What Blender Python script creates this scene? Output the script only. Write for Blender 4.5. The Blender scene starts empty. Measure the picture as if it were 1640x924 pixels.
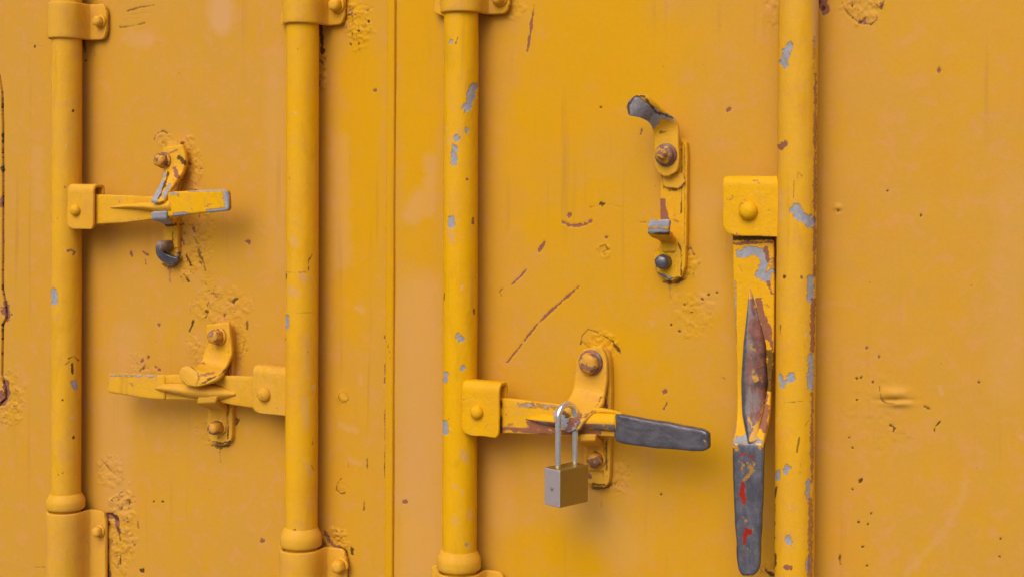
import bpy, math
import numpy as np
from mathutils import Vector

# ------------------------------------------------------------------ camera
W_PX, H_PX = 1640.0, 924.0
F_PX = 2108.7
YAW, PITCH, ROLL = math.radians(27.0), 0.012145, 0.0055968
SHIFT_PX = 127.92
CAM = np.array([0.0, -1.16287, 0.379306])
FWD = np.array([-math.sin(YAW) * math.cos(PITCH), math.cos(YAW) * math.cos(PITCH), -math.sin(PITCH)])
_r0 = np.array([math.cos(YAW), math.sin(YAW), 0.0])
_u0 = np.cross(_r0, FWD)
RGT = _r0 * math.cos(ROLL) + _u0 * math.sin(ROLL)
UPV = -_r0 * math.sin(ROLL) + _u0 * math.cos(ROLL)

S = bpy.context.scene
C = S.collection
cd = bpy.data.cameras.new("camera")
cd.sensor_width = 36.0
cd.lens = F_PX / W_PX * 36.0
cd.shift_y = -SHIFT_PX / W_PX
cd.clip_start, cd.clip_end = 0.02, 200.0
co = bpy.data.objects.new("camera", cd)
from mathutils import Matrix
co.matrix_world = Matrix(((RGT[0], UPV[0], -FWD[0], CAM[0]), (RGT[1], UPV[1], -FWD[1], CAM[1]),
                          (RGT[2], UPV[2], -FWD[2], CAM[2]), (0, 0, 0, 1)))
C.objects.link(co)
S.camera = co

# ------------------------------------------------------------------ light
SUN_EL, SUN_AZ = 44.0, 0.0           # soft light from above and in front of the doors
wd = bpy.data.worlds.new("World")
S.world = wd
wd.use_nodes = True
nt = wd.node_tree
sky = nt.nodes.new("ShaderNodeTexSky")
sky.sky_type = 'NISHITA'
sky.sun_disc = False
sky.sun_elevation = math.radians(SUN_EL)
sky.sun_rotation = math.radians(180 + SUN_AZ)
sky.air_density, sky.dust_density, sky.ozone_density = 1.0, 6.0, 1.0
nt.links.new(sky.outputs[0], nt.nodes["Background"].inputs[0])
nt.nodes["Background"].inputs[1].default_value = 0.12
sl = bpy.data.lights.new("sun", 'SUN')
sl.energy = 1.4
sl.angle = math.radians(50)
sl.color = (1.0, 0.96, 0.9)
so = bpy.data.objects.new("sun", sl)
sd = Vector((math.sin(math.radians(SUN_AZ)) * math.cos(math.radians(SUN_EL)),
             math.cos(math.radians(SUN_AZ)) * math.cos(math.radians(SUN_EL)),
             -math.sin(math.radians(SUN_EL))))
so.rotation_euler = sd.to_track_quat('-Z', 'Y').to_euler()
so.location = (-1, -2, 3)
C.objects.link(so)
S.view_settings.view_transform = 'Standard'
S.view_settings.look = 'None'
S.view_settings.gamma = 1.0
S.view_settings.exposure = -0.06
S.view_settings.use_curve_mapping = False

# ------------------------------------------------------------------ measuring helpers
DS = 0.8       # how far the fittings stand off the doors

def at(px, py, d):
    """world point seen at photo position (px, py) on the plane d (times the stand-off) metres in front of the doors"""
    v = FWD + RGT * ((px - W_PX / 2) / F_PX) - UPV * ((py - (H_PX / 2 - SHIFT_PX)) / F_PX)
    t = (-d * DS - CAM[1]) / v[1]
    return CAM + v * t

def photo_xy(P):
    v = P - CAM
    z = v @ FWD
    return (W_PX / 2 + F_PX * (v @ RGT) / z).astype(np.float32), \
           (H_PX / 2 - SHIFT_PX - F_PX * (v @ UPV) / z).astype(np.float32)

def _hash(ix, iy, seed):
    h = (ix.astype(np.int64) * 374761393 + iy.astype(np.int64) * 668265263 + seed * 974711) & 0x7fffffff
    h = ((h ^ (h >> 13)) * 1274126177) & 0x7fffffff
    h = h ^ (h >> 16)
    return (h & 0xffff).astype(np.float32) / 65535.0

def vnoise(x, y, seed=0):
    ix, iy = np.floor(x), np.floor(y)
    fx, fy = (x - ix).astype(np.float32), (y - iy).astype(np.float32)
    fx = fx * fx * (3 - 2 * fx); fy = fy * fy * (3 - 2 * fy)
    a, b = _hash(ix, iy, seed), _hash(ix + 1, iy, seed)
    c, d = _hash(ix, iy + 1, seed), _hash(ix + 1, iy + 1, seed)
    return (a + (b - a) * fx) * (1 - fy) + (c + (d - c) * fx) * fy

def fbm(x, y, seed=0, octv=4):
    s, a, t = 0.0, 1.0, 0.0
    for k in range(octv):
        s = s + a * vnoise(x, y, seed + k * 17); t += a
        a *= 0.5; x = x * 2.03; y = y * 2.03
    return s / t * 2 - 1

def sstep(a, b, x):
    t = np.clip((x - a) / (b - a), 0, 1)
    return t * t * (3 - 2 * t)

# ------------------------------------------------------------------ object helpers
def empty(name, label, cat, loc, group=None):
    o = bpy.data.objects.new(name, None)
    o.empty_display_size = 0.02
    o.location = loc
    o['label'] = label; o['category'] = cat
    if group: o['group'] = group
    C.objects.link(o)
    return o

def wloc(o):
    v = Vector((0, 0, 0))
    while o is not None:
        v += o.location; o = o.parent
    return np.array(v)

def mesh_obj(name, V, faces, mats, parent=None, smooth=True, tone=0.5, wear_and_light=None, fmat=None, tone_arr=None, origin=None, bevel=0.0, label=None):
    V = np.asarray(V, dtype=np.float64)
    if origin is None: origin = V.mean(0)
    me = bpy.data.meshes.new(name)
    if isinstance(faces, np.ndarray):
        n = len(faces)
        me.vertices.add(len(V)); me.vertices.foreach_set("co", (V - origin).astype(np.float32).ravel())
        me.loops.add(n * 4); me.loops.foreach_set("vertex_index", faces.astype(np.int32).ravel())
        me.polygons.add(n); me.polygons.foreach_set("loop_start", np.arange(0, n * 4, 4, dtype=np.int32))
        me.polygons.foreach_set("loop_total", np.full(n, 4, dtype=np.int32))
        me.update(calc_edges=True)
    else:
        me.from_pydata((V - origin).tolist(), [], faces)
    me.validate()
    if not isinstance(mats, (list, tuple)): mats = [mats]
    for m in mats: me.materials.append(m)
    if fmat is not None: me.polygons.foreach_set("material_index", np.asarray(fmat, dtype=np.int32))
    me.polygons.foreach_set("use_smooth", np.full(len(me.polygons), bool(smooth)))
    a = me.attributes.new("tone", 'FLOAT', 'POINT')
    a.data.foreach_set("value", (tone_arr if tone_arr is not None else np.full(len(V), tone)).astype(np.float32))
    if wear_and_light is None: wear_and_light = np.zeros((len(V), 4))
    if True:
        a = me.attributes.new("wear", 'FLOAT_COLOR', 'POINT')
        a.data.foreach_set("color", wear_and_light.astype(np.float32).ravel())
    me.update()
    o = bpy.data.objects.new(name, me)
    C.objects.link(o)
    o.location = Vector(origin - (wloc(parent) if parent is not None else 0))
    if parent is not None: o.parent = parent
    if label: o['label'] = label
    if bevel:
        m = o.modifiers.new("edge", 'BEVEL'); m.width = bevel; m.segments = 2; m.limit_method = 'ANGLE'
        m.angle_limit = math.radians(40)
    return o

def fix_normals(V, faces):
    """flip so that the closed mesh has outward faces (signed volume > 0)"""
    vol = 0.0
    for f in faces:
        a = V[f[0]]
        for i in range(1, len(f) - 1):
            vol += np.dot(a, np.cross(V[f[i]], V[f[i + 1]]))
    return faces if vol > 0 else [tuple(reversed(f)) for f in faces]

# marks: kind, list of photo points, radius in photo px, strength
CH = {'prim': 0, 'rust': 1, 'dark': 2, 'pale': 3}

def paint(wear_and_light, x, y, marks, facing=None, seed=3):
    n1 = None
    for kind, pts, r, st in marks:
        pts = np.array(pts, dtype=np.float32).reshape(-1, 2)
        m = r * 1.8 + 2
        sel = (x > pts[:, 0].min() - m) & (x < pts[:, 0].max() + m) & (y > pts[:, 1].min() - m) & (y < pts[:, 1].max() + m)
        if facing is not None: sel &= facing
        idx = np.nonzero(sel)[0]
        if not len(idx): continue
        X, Y = x[idx], y[idx]
        if len(pts) == 1:
            d = np.hypot(X - pts[0, 0], Y - pts[0, 1])
        else:
            d = np.full(len(idx), 1e9, dtype=np.float32)
            for p, q in zip(pts[:-1], pts[1:]):
                e = q - p; L = max(float(e @ e), 1e-6)
                t = np.clip(((X - p[0]) * e[0] + (Y - p[1]) * e[1]) / L, 0, 1)
                d = np.minimum(d, np.hypot(X - p[0] - t * e[0], Y - p[1] - t * e[1]))
        nz = fbm(X / max(2.5, r * 0.8), Y / max(2.5, r * 0.8), seed + len(pts), 3)
        if len(pts) > 1 and kind in ('rust', 'dark') and r < 3.5:
            d = d + (vnoise(X / 9 + seed, Y / 9, 77) - .35) * r * 1.1
        soft = 0.8 if kind != 'pale' else r * 0.6
        v = st * (1 - sstep(r - soft, r + soft, d + nz * min(r * 0.75, 6)))
        c = CH[kind]
        wear_and_light[idx, c] = np.maximum(wear_and_light[idx, c], v)

# ------------------------------------------------------------------ materials
def nodes_of(name):
    m = bpy.data.materials.new(name)
    m.use_nodes = True
    return m, m.node_tree.nodes, m.node_tree.links, m.node_tree.nodes["Principled BSDF"]

def mixc(N, L, fac, a, b):
    n = N.new("ShaderNodeMix"); n.data_type = 'RGBA'
    for sock, v in ((n.inputs[0], fac), (n.inputs[6], a), (n.inputs[7], b)):
        if isinstance(v, (int, float)): sock.default_value = v
        elif isinstance(v, tuple): sock.default_value = v + (1,)
        else: L.new(v, sock)
    return n.outputs[2]

def mth(N, L, op, a, b=0.0, c=0.0, clamp=False):
    n = N.new("ShaderNodeMath"); n.operation = op; n.use_clamp = clamp
    for s, v in zip(n.inputs, (a, b, c)):
        if isinstance(v, (int, float)): s.default_value = v
        else: L.new(v, s)
    return n.outputs[0]

def noise(N, L, vec, scale, detail=3.0, rough=0.5, dist=0.0, stretch=None):
    if stretch:
        mp = N.new("ShaderNodeMapping"); mp.inputs['Scale'].default_value = stretch
        L.new(vec, mp.inputs[0]); vec = mp.outputs[0]
    n = N.new("ShaderNodeTexNoise"); n.inputs['Scale'].default_value = scale
    n.inputs['Detail'].default_value = detail; n.inputs['Roughness'].default_value = rough
    n.inputs['Distortion'].default_value = dist
    L.new(vec, n.inputs['Vector'])
    return n.outputs['Fac']

def ramp(N, L, v, a, b):
    n = N.new("ShaderNodeMapRange"); n.interpolation_type = 'SMOOTHSTEP'
    L.new(v, n.inputs[0]); n.inputs[1].default_value = a; n.inputs[2].default_value = b
    return n.outputs[0]

FADED, RICH = (0.575, 0.298, 0.040), (0.640, 0.325, 0.0)
PRIMER, RUST, GRIME_SHADE, CHALK_SHEEN = (0.33, 0.33, 0.37), (0.235, 0.085, 0.06), (0.070, 0.032, 0.012), (0.61, 0.335, 0.135)  # chalk also tints the painted glare spot, grime the painted shade marks

def paint_mat(name, edge=False, bump=0.10, fleck=0.0, spec=0.13, faded=None, rich=None):
    m, N, L, B = nodes_of(name)
    pos = N.new("ShaderNodeNewGeometry").outputs['Position']
    tone = N.new("ShaderNodeAttribute"); tone.attribute_name = "tone"
    wear_and_light = N.new("ShaderNodeAttribute"); wear_and_light.attribute_name = "wear"
    sep = N.new("ShaderNodeSeparateColor"); L.new(wear_and_light.outputs['Color'], sep.inputs[0])
    big = noise(N, L, pos, 9.0, 4, 0.55, 0.3)
    med = noise(N, L, pos, 45.0, 4, 0.6, 0.2)
    strk = noise(N, L, pos, 30.0, 3, 0.5, 0.0, (1.0, 1.0, 0.12))
    fine = noise(N, L, pos, 420.0, 3, 0.6)
    t = mth(N, L, 'ADD', tone.outputs['Fac'], mth(N, L, 'MULTIPLY', mth(N, L, 'SUBTRACT', big, 0.5), 1.0))
    t = mth(N, L, 'ADD', t, mth(N, L, 'MULTIPLY', mth(N, L, 'SUBTRACT', med, 0.5), 0.55))
    t = mth(N, L, 'ADD', t, mth(N, L, 'MULTIPLY', mth(N, L, 'SUBTRACT', strk, 0.5), 0.5), clamp=True)
    col = mixc(N, L, t, faded or FADED, rich or RICH)
    hue = noise(N, L, pos, 21.0, 3, 0.6)
    col = mixc(N, L, mth(N, L, 'MULTIPLY', ramp(N, L, hue, 0.5, 0.75), 0.30), col, (0.68, 0.28, 0.008))
    col = mixc(N, L, mth(N, L, 'MULTIPLY', ramp(N, L, strk, 0.55, 0.8), 0.25), col, (0.56, 0.28, 0.02))
    blo = noise(N, L, pos, 55.0, 3, 0.65, 0.5)
    col = mixc(N, L, mth(N, L, 'MULTIPLY', ramp(N, L, blo, 0.50, 0.66), mth(N, L, 'MULTIPLY', mth(N, L, 'SUBTRACT', 1.08, t, clamp=True), 0.60)), col, (0.615, 0.295, 0.080))
    blm = noise(N, L, pos, 38.0, 4, 0.65, 0.6, (1.0, 1.0, 0.45))
    col = mixc(N, L, mth(N, L, 'MULTIPLY', ramp(N, L, blm, 0.54, 0.68), 0.45), col, (0.60, 0.315, 0.004))
    run = noise(N, L, pos, 85.0, 3, 0.5, 0.1, (1.0, 1.0, 0.05))
    rmk = noise(N, L, pos, 7.0, 2, 0.5)
    col = mixc(N, L, mth(N, L, 'MULTIPLY', mth(N, L, 'MULTIPLY', ramp(N, L, run, 0.58, 0.74), ramp(N, L, rmk, 0.42, 0.65)), 0.42), col, (0.42, 0.20, 0.03))
    col = mixc(N, L, mth(N, L, 'MULTIPLY', ramp(N, L, fine, 0.3, 0.75), 0.10), col, (0.42, 0.19, 0.03))
    # chalky flecks
    if fleck:
        fl = noise(N, L, pos, 95.0, 2, 0.5, 0.4)
        col = mixc(N, L, mth(N, L, 'MULTIPLY', ramp(N, L, fl, 0.70, 0.78), fleck), col, (0.55, 0.42, 0.33))
    # sparse pinholes and grime dots
    pin = noise(N, L, pos, 130.0, 2, 0.5)
    col = mixc(N, L, mth(N, L, 'MULTIPLY', ramp(N, L, pin, 0.755, 0.80), 0.55), col, (0.20, 0.085, 0.03))
    col = mixc(N, L, mth(N, L, 'MULTIPLY', wear_and_light.outputs['Alpha'], 0.8), col, CHALK_SHEEN)
    brk = noise(N, L, pos, 500.0, 3, 0.7)
    def eat(v, lo=0.25, hi=0.6):
        return ramp(N, L, mth(N, L, 'ADD', v, mth(N, L, 'MULTIPLY', mth(N, L, 'SUBTRACT', brk, 0.5), 0.5)), lo, hi)
    bare = eat(mth(N, L, 'ADD', sep.outputs[0], mth(N, L, 'MULTIPLY', mth(N, L, 'MULTIPLY', sep.outputs[0], mth(N, L, 'SUBTRACT', noise(N, L, pos, 260.0, 3, 0.6, 0.5), 0.55)), 2.2)))
    if edge:
        bv = N.new("ShaderNodeBevel"); bv.samples = 6; bv.inputs[0].default_value = 0.0022
        dt = N.new("ShaderNodeVectorMath"); dt.operation = 'DOT_PRODUCT'
        L.new(bv.outputs[0], dt.inputs[0]); L.new(N.new("ShaderNodeNewGeometry").outputs['Normal'], dt.inputs[1])
        en = noise(N, L, pos, 110.0, 4, 0.65, 0.3)
        ev = mth(N, L, 'MULTIPLY', mth(N, L, 'SUBTRACT', 1.0, dt.outputs['Value']), 3.2)
        ev = ramp(N, L, mth(N, L, 'MULTIPLY', ev, ramp(N, L, en, 0.42, 0.62)), 0.12, 0.4)
        bare = mth(N, L, 'MAXIMUM', bare, ev)
        blot = noise(N, L, pos, 70.0, 4, 0.6, 0.5)
        bl = ramp(N, L, blot, 0.64, 0.70)
        col = mixc(N, L, mth(N, L, 'MULTIPLY', bl, 0.75), col, mixc(N, L, brk, (0.20, 0.08, 0.04), (0.40, 0.17, 0.09)))
    rim = mth(N, L, 'SUBTRACT', eat(sep.outputs[0], 0.10, 0.3), bare, clamp=True)
    col = mixc(N, L, mth(N, L, 'MULTIPLY', rim, 0.6), col, (0.20, 0.085, 0.04))
    if edge:
        en2 = noise(N, L, pos, 85.0, 5, 0.7, 0.5)
        e2 = ramp(N, L, mth(N, L, 'MULTIPLY', mth(N, L, 'MULTIPLY', mth(N, L, 'SUBTRACT', 1.0, dt.outputs['Value']), 3.2), ramp(N, L, en2, 0.42, 0.58)), 0.05, 0.25)
        col = mixc(N, L, mth(N, L, 'MULTIPLY', e2, 0.75), col, (0.16, 0.07, 0.03))
    pcol = mixc(N, L, noise(N, L, pos, 160.0, 4, 0.7, 0.6), (0.17, 0.17, 0.21), (0.46, 0.46, 0.51))
    col = mixc(N, L, bare, col, pcol)
    rcol = mixc(N, L, brk, (0.15, 0.05, 0.035), (0.34, 0.13, 0.10))
    col = mixc(N, L, mth(N, L, 'MULTIPLY', eat(sep.outputs[1]), 0.92), col, rcol)
    col = mixc(N, L, mth(N, L, 'MULTIPLY', eat(sep.outputs[2], 0.1, 0.8), 0.92), col, GRIME_SHADE)
    L.new(col, B.inputs['Base Color'])
    rg = mth(N, L, 'ADD', 0.36, mth(N, L, 'MULTIPLY', med, 0.26))
    rg = mth(N, L, 'ADD', rg, mth(N, L, 'MULTIPLY', sep.outputs[1], 0.3), clamp=True)
    L.new(rg, B.inputs['Roughness'])
    B.inputs['Specular IOR Level'].default_value = spec
    b1 = N.new("ShaderNodeBump"); b1.inputs['Strength'].default_value = 1.0; b1.inputs['Distance'].default_value = 0.0009 * bump * 10
    lump = noise(N, L, pos, 150.0, 4, 0.6, 0.2)
    h = mth(N, L, 'ADD', mth(N, L, 'MULTIPLY', lump, 0.6), mth(N, L, 'MULTIPLY', fine, 0.16))
    h = mth(N, L, 'SUBTRACT', h, mth(N, L, 'MULTIPLY', bare, 0.25))
    L.new(h, b1.inputs['Height'])
    L.new(b1.outputs[0], B.inputs['Normal'])
    return m

def metal_mat(name, c0, c1, rough=0.5, metallic=0.5, paint_left=0.0, red=False, scale=120.0, streak=None, c2=None, relief=.0010):
    m, N, L, B = nodes_of(name)
    pos = N.new("ShaderNodeNewGeometry").outputs['Position']
    wear_and_light = N.new("ShaderNodeAttribute"); wear_and_light.attribute_name = "wear"
    sep = N.new("ShaderNodeSeparateColor"); L.new(wear_and_light.outputs['Color'], sep.inputs[0])
    a = noise(N, L, pos, scale, 5, 0.7, 0.4, streak)
    b = noise(N, L, pos, scale * 4, 4, 0.7)
    col = mixc(N, L, ramp(N, L, a, 0.32, 0.68), c0, c1)
    col = mixc(N, L, mth(N, L, 'MULTIPLY', ramp(N, L, b, 0.35, 0.75), 0.4), col, tuple(x * 0.55 for x in c0))
    if c2:
        col = mixc(N, L, ramp(N, L, noise(N, L, pos, scale * 0.55, 4, 0.65, 0.8, (1.0, 1.0, 0.5)), 0.47, 0.60), col, c2)
    if paint_left:
        p = noise(N, L, pos, scale * 0.7, 4, 0.6, 0.6)
        col = mixc(N, L, ramp(N, L, p, 1 - paint_left, 1.03 - paint_left), col, (0.60, 0.29, 0.02))
    br = noise(N, L, pos, 420.0, 3, 0.7)
    def eat(v):
        return ramp(N, L, mth(N, L, 'ADD', v, mth(N, L, 'MULTIPLY', mth(N, L, 'SUBTRACT', br, 0.5), 1.1)), 0.4, 0.62)
    col = mixc(N, L, eat(wear_and_light.outputs['Alpha']), col, (0.60, 0.30, 0.04))
    col = mixc(N, L, eat(sep.outputs[1]), col, (0.50, 0.03, 0.012) if red else (0.26, 0.09, 0.07))
    col = mixc(N, L, mth(N, L, 'MULTIPLY', sep.outputs[2], 0.85), col, (0.03, 0.026, 0.03))
    L.new(col, B.inputs['Base Color'])
    B.inputs['Metallic'].default_value = metallic
    L.new(mth(N, L, 'ADD', rough, mth(N, L, 'MULTIPLY', mth(N, L, 'SUBTRACT', b, 0.5), 0.35), clamp=True), B.inputs['Roughness'])
    bp = N.new("ShaderNodeBump"); bp.inputs['Strength'].default_value = 0.9; bp.inputs['Distance'].default_value = relief
    L.new(mth(N, L, 'ADD', mth(N, L, 'MULTIPLY', a, 0.7), mth(N, L, 'MULTIPLY', b, 0.25)), bp.inputs['Height'])
    L.new(bp.outputs[0], B.inputs['Normal'])
    return m

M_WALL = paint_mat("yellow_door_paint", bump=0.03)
FRESH = dict(faded=(0.66, 0.35, 0.045), rich=(0.76, 0.395, 0.0))
M_ROD = paint_mat("yellow_rod_paint", bump=0.07, fleck=0.5, **FRESH)
M_HW = paint_mat("yellow_hardware_paint", edge=True, bump=0.13, fleck=0.35, **FRESH)
M_CAST = paint_mat("thick_yellow_paint", bump=0.08, fleck=0.15, **FRESH)
M_GALV = metal_mat("bare_galvanised_steel", (0.105, 0.10, 0.122), (0.19, 0.18, 0.215), 0.36, 0.55, scale=150.0, streak=(0.5, 1.0, 1.0), relief=.0004)
M_GALVR = metal_mat("grey_steel_with_red_specks", (0.115, 0.115, 0.145), (0.21, 0.21, 0.26), 0.36, 0.55, red=True, scale=150.0, streak=(1.0, 1.0, 0.5), relief=.0004)
M_RUST = metal_mat("rusty_primer", (0.13, 0.06, 0.05), (0.33, 0.12, 0.09), 0.6, 0.0, paint_left=0.40, c2=(0.21, 0.17, 0.17))
M_BOLTY = metal_mat("rust_broken_bolt_paint", (0.16, 0.07, 0.05), (0.34, 0.17, 0.11), 0.6, 0.1, paint_left=0.53, scale=170)
M_BOLT = metal_mat("weathered_bolt", (0.17, 0.12, 0.13), (0.36, 0.28, 0.26), 0.6, 0.3, paint_left=0.40, scale=160)

def brushed(name, c, rough, aniso_scale=(1, 1, 40), metallic=1.0):
    m, N, L, B = nodes_of(name)
    pos = N.new("ShaderNodeNewGeometry").outputs['Position']
    a = noise(N, L, pos, 300.0, 4, 0.6, 0, aniso_scale)
    g = noise(N, L, pos, 120.0, 4, 0.6, 0.4)
    col = mixc(N, L, a, tuple(x * 0.85 for x in c), c)
    col = mixc(N, L, mth(N, L, 'MULTIPLY', ramp(N, L, g, 0.55, 0.8), 0.5), col, tuple(x * 0.5 for x in c))
    L.new(col, B.inputs['Base Color'])
    B.inputs['Metallic'].default_value = metallic
    L.new(mth(N, L, 'ADD', rough, mth(N, L, 'MULTIPLY', mth(N, L, 'SUBTRACT', g, 0.5), 0.25), clamp=True), B.inputs['Roughness'])
    bp = N.new("ShaderNodeBump"); bp.inputs['Strength'].default_value = 0.25; bp.inputs['Distance'].default_value = 0.0003
    L.new(a, bp.inputs['Height']); L.new(bp.outputs[0], B.inputs['Normal'])
    return m

M_BRASS = brushed("brass", (0.42, 0.285, 0.06), 0.45, metallic=.75)
M_SIDE = brushed("worn_nickel_side", (0.55, 0.48, 0.50), 0.42, metallic=.55)  # side of the brass body, tinted grey to paint in the sky's reflection
M_CHROME = brushed("chromed_steel", (0.86, 0.85, 0.88), 0.15, (40, 40, 1), metallic=.85)

# ------------------------------------------------------------------ door panels
XSEAM = at(631, 462, 0)[0]
XL, XR = at(-12, 462, 0)[0], at(1655, 462, 0)[0]
ZB, ZT = at(0, 936, 0)[2], at(0, -12, 0)[2]
ZB = min(ZB, at(1640, 936, 0)[2]); ZT = max(ZT, at(1640, -12, 0)[2])

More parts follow.
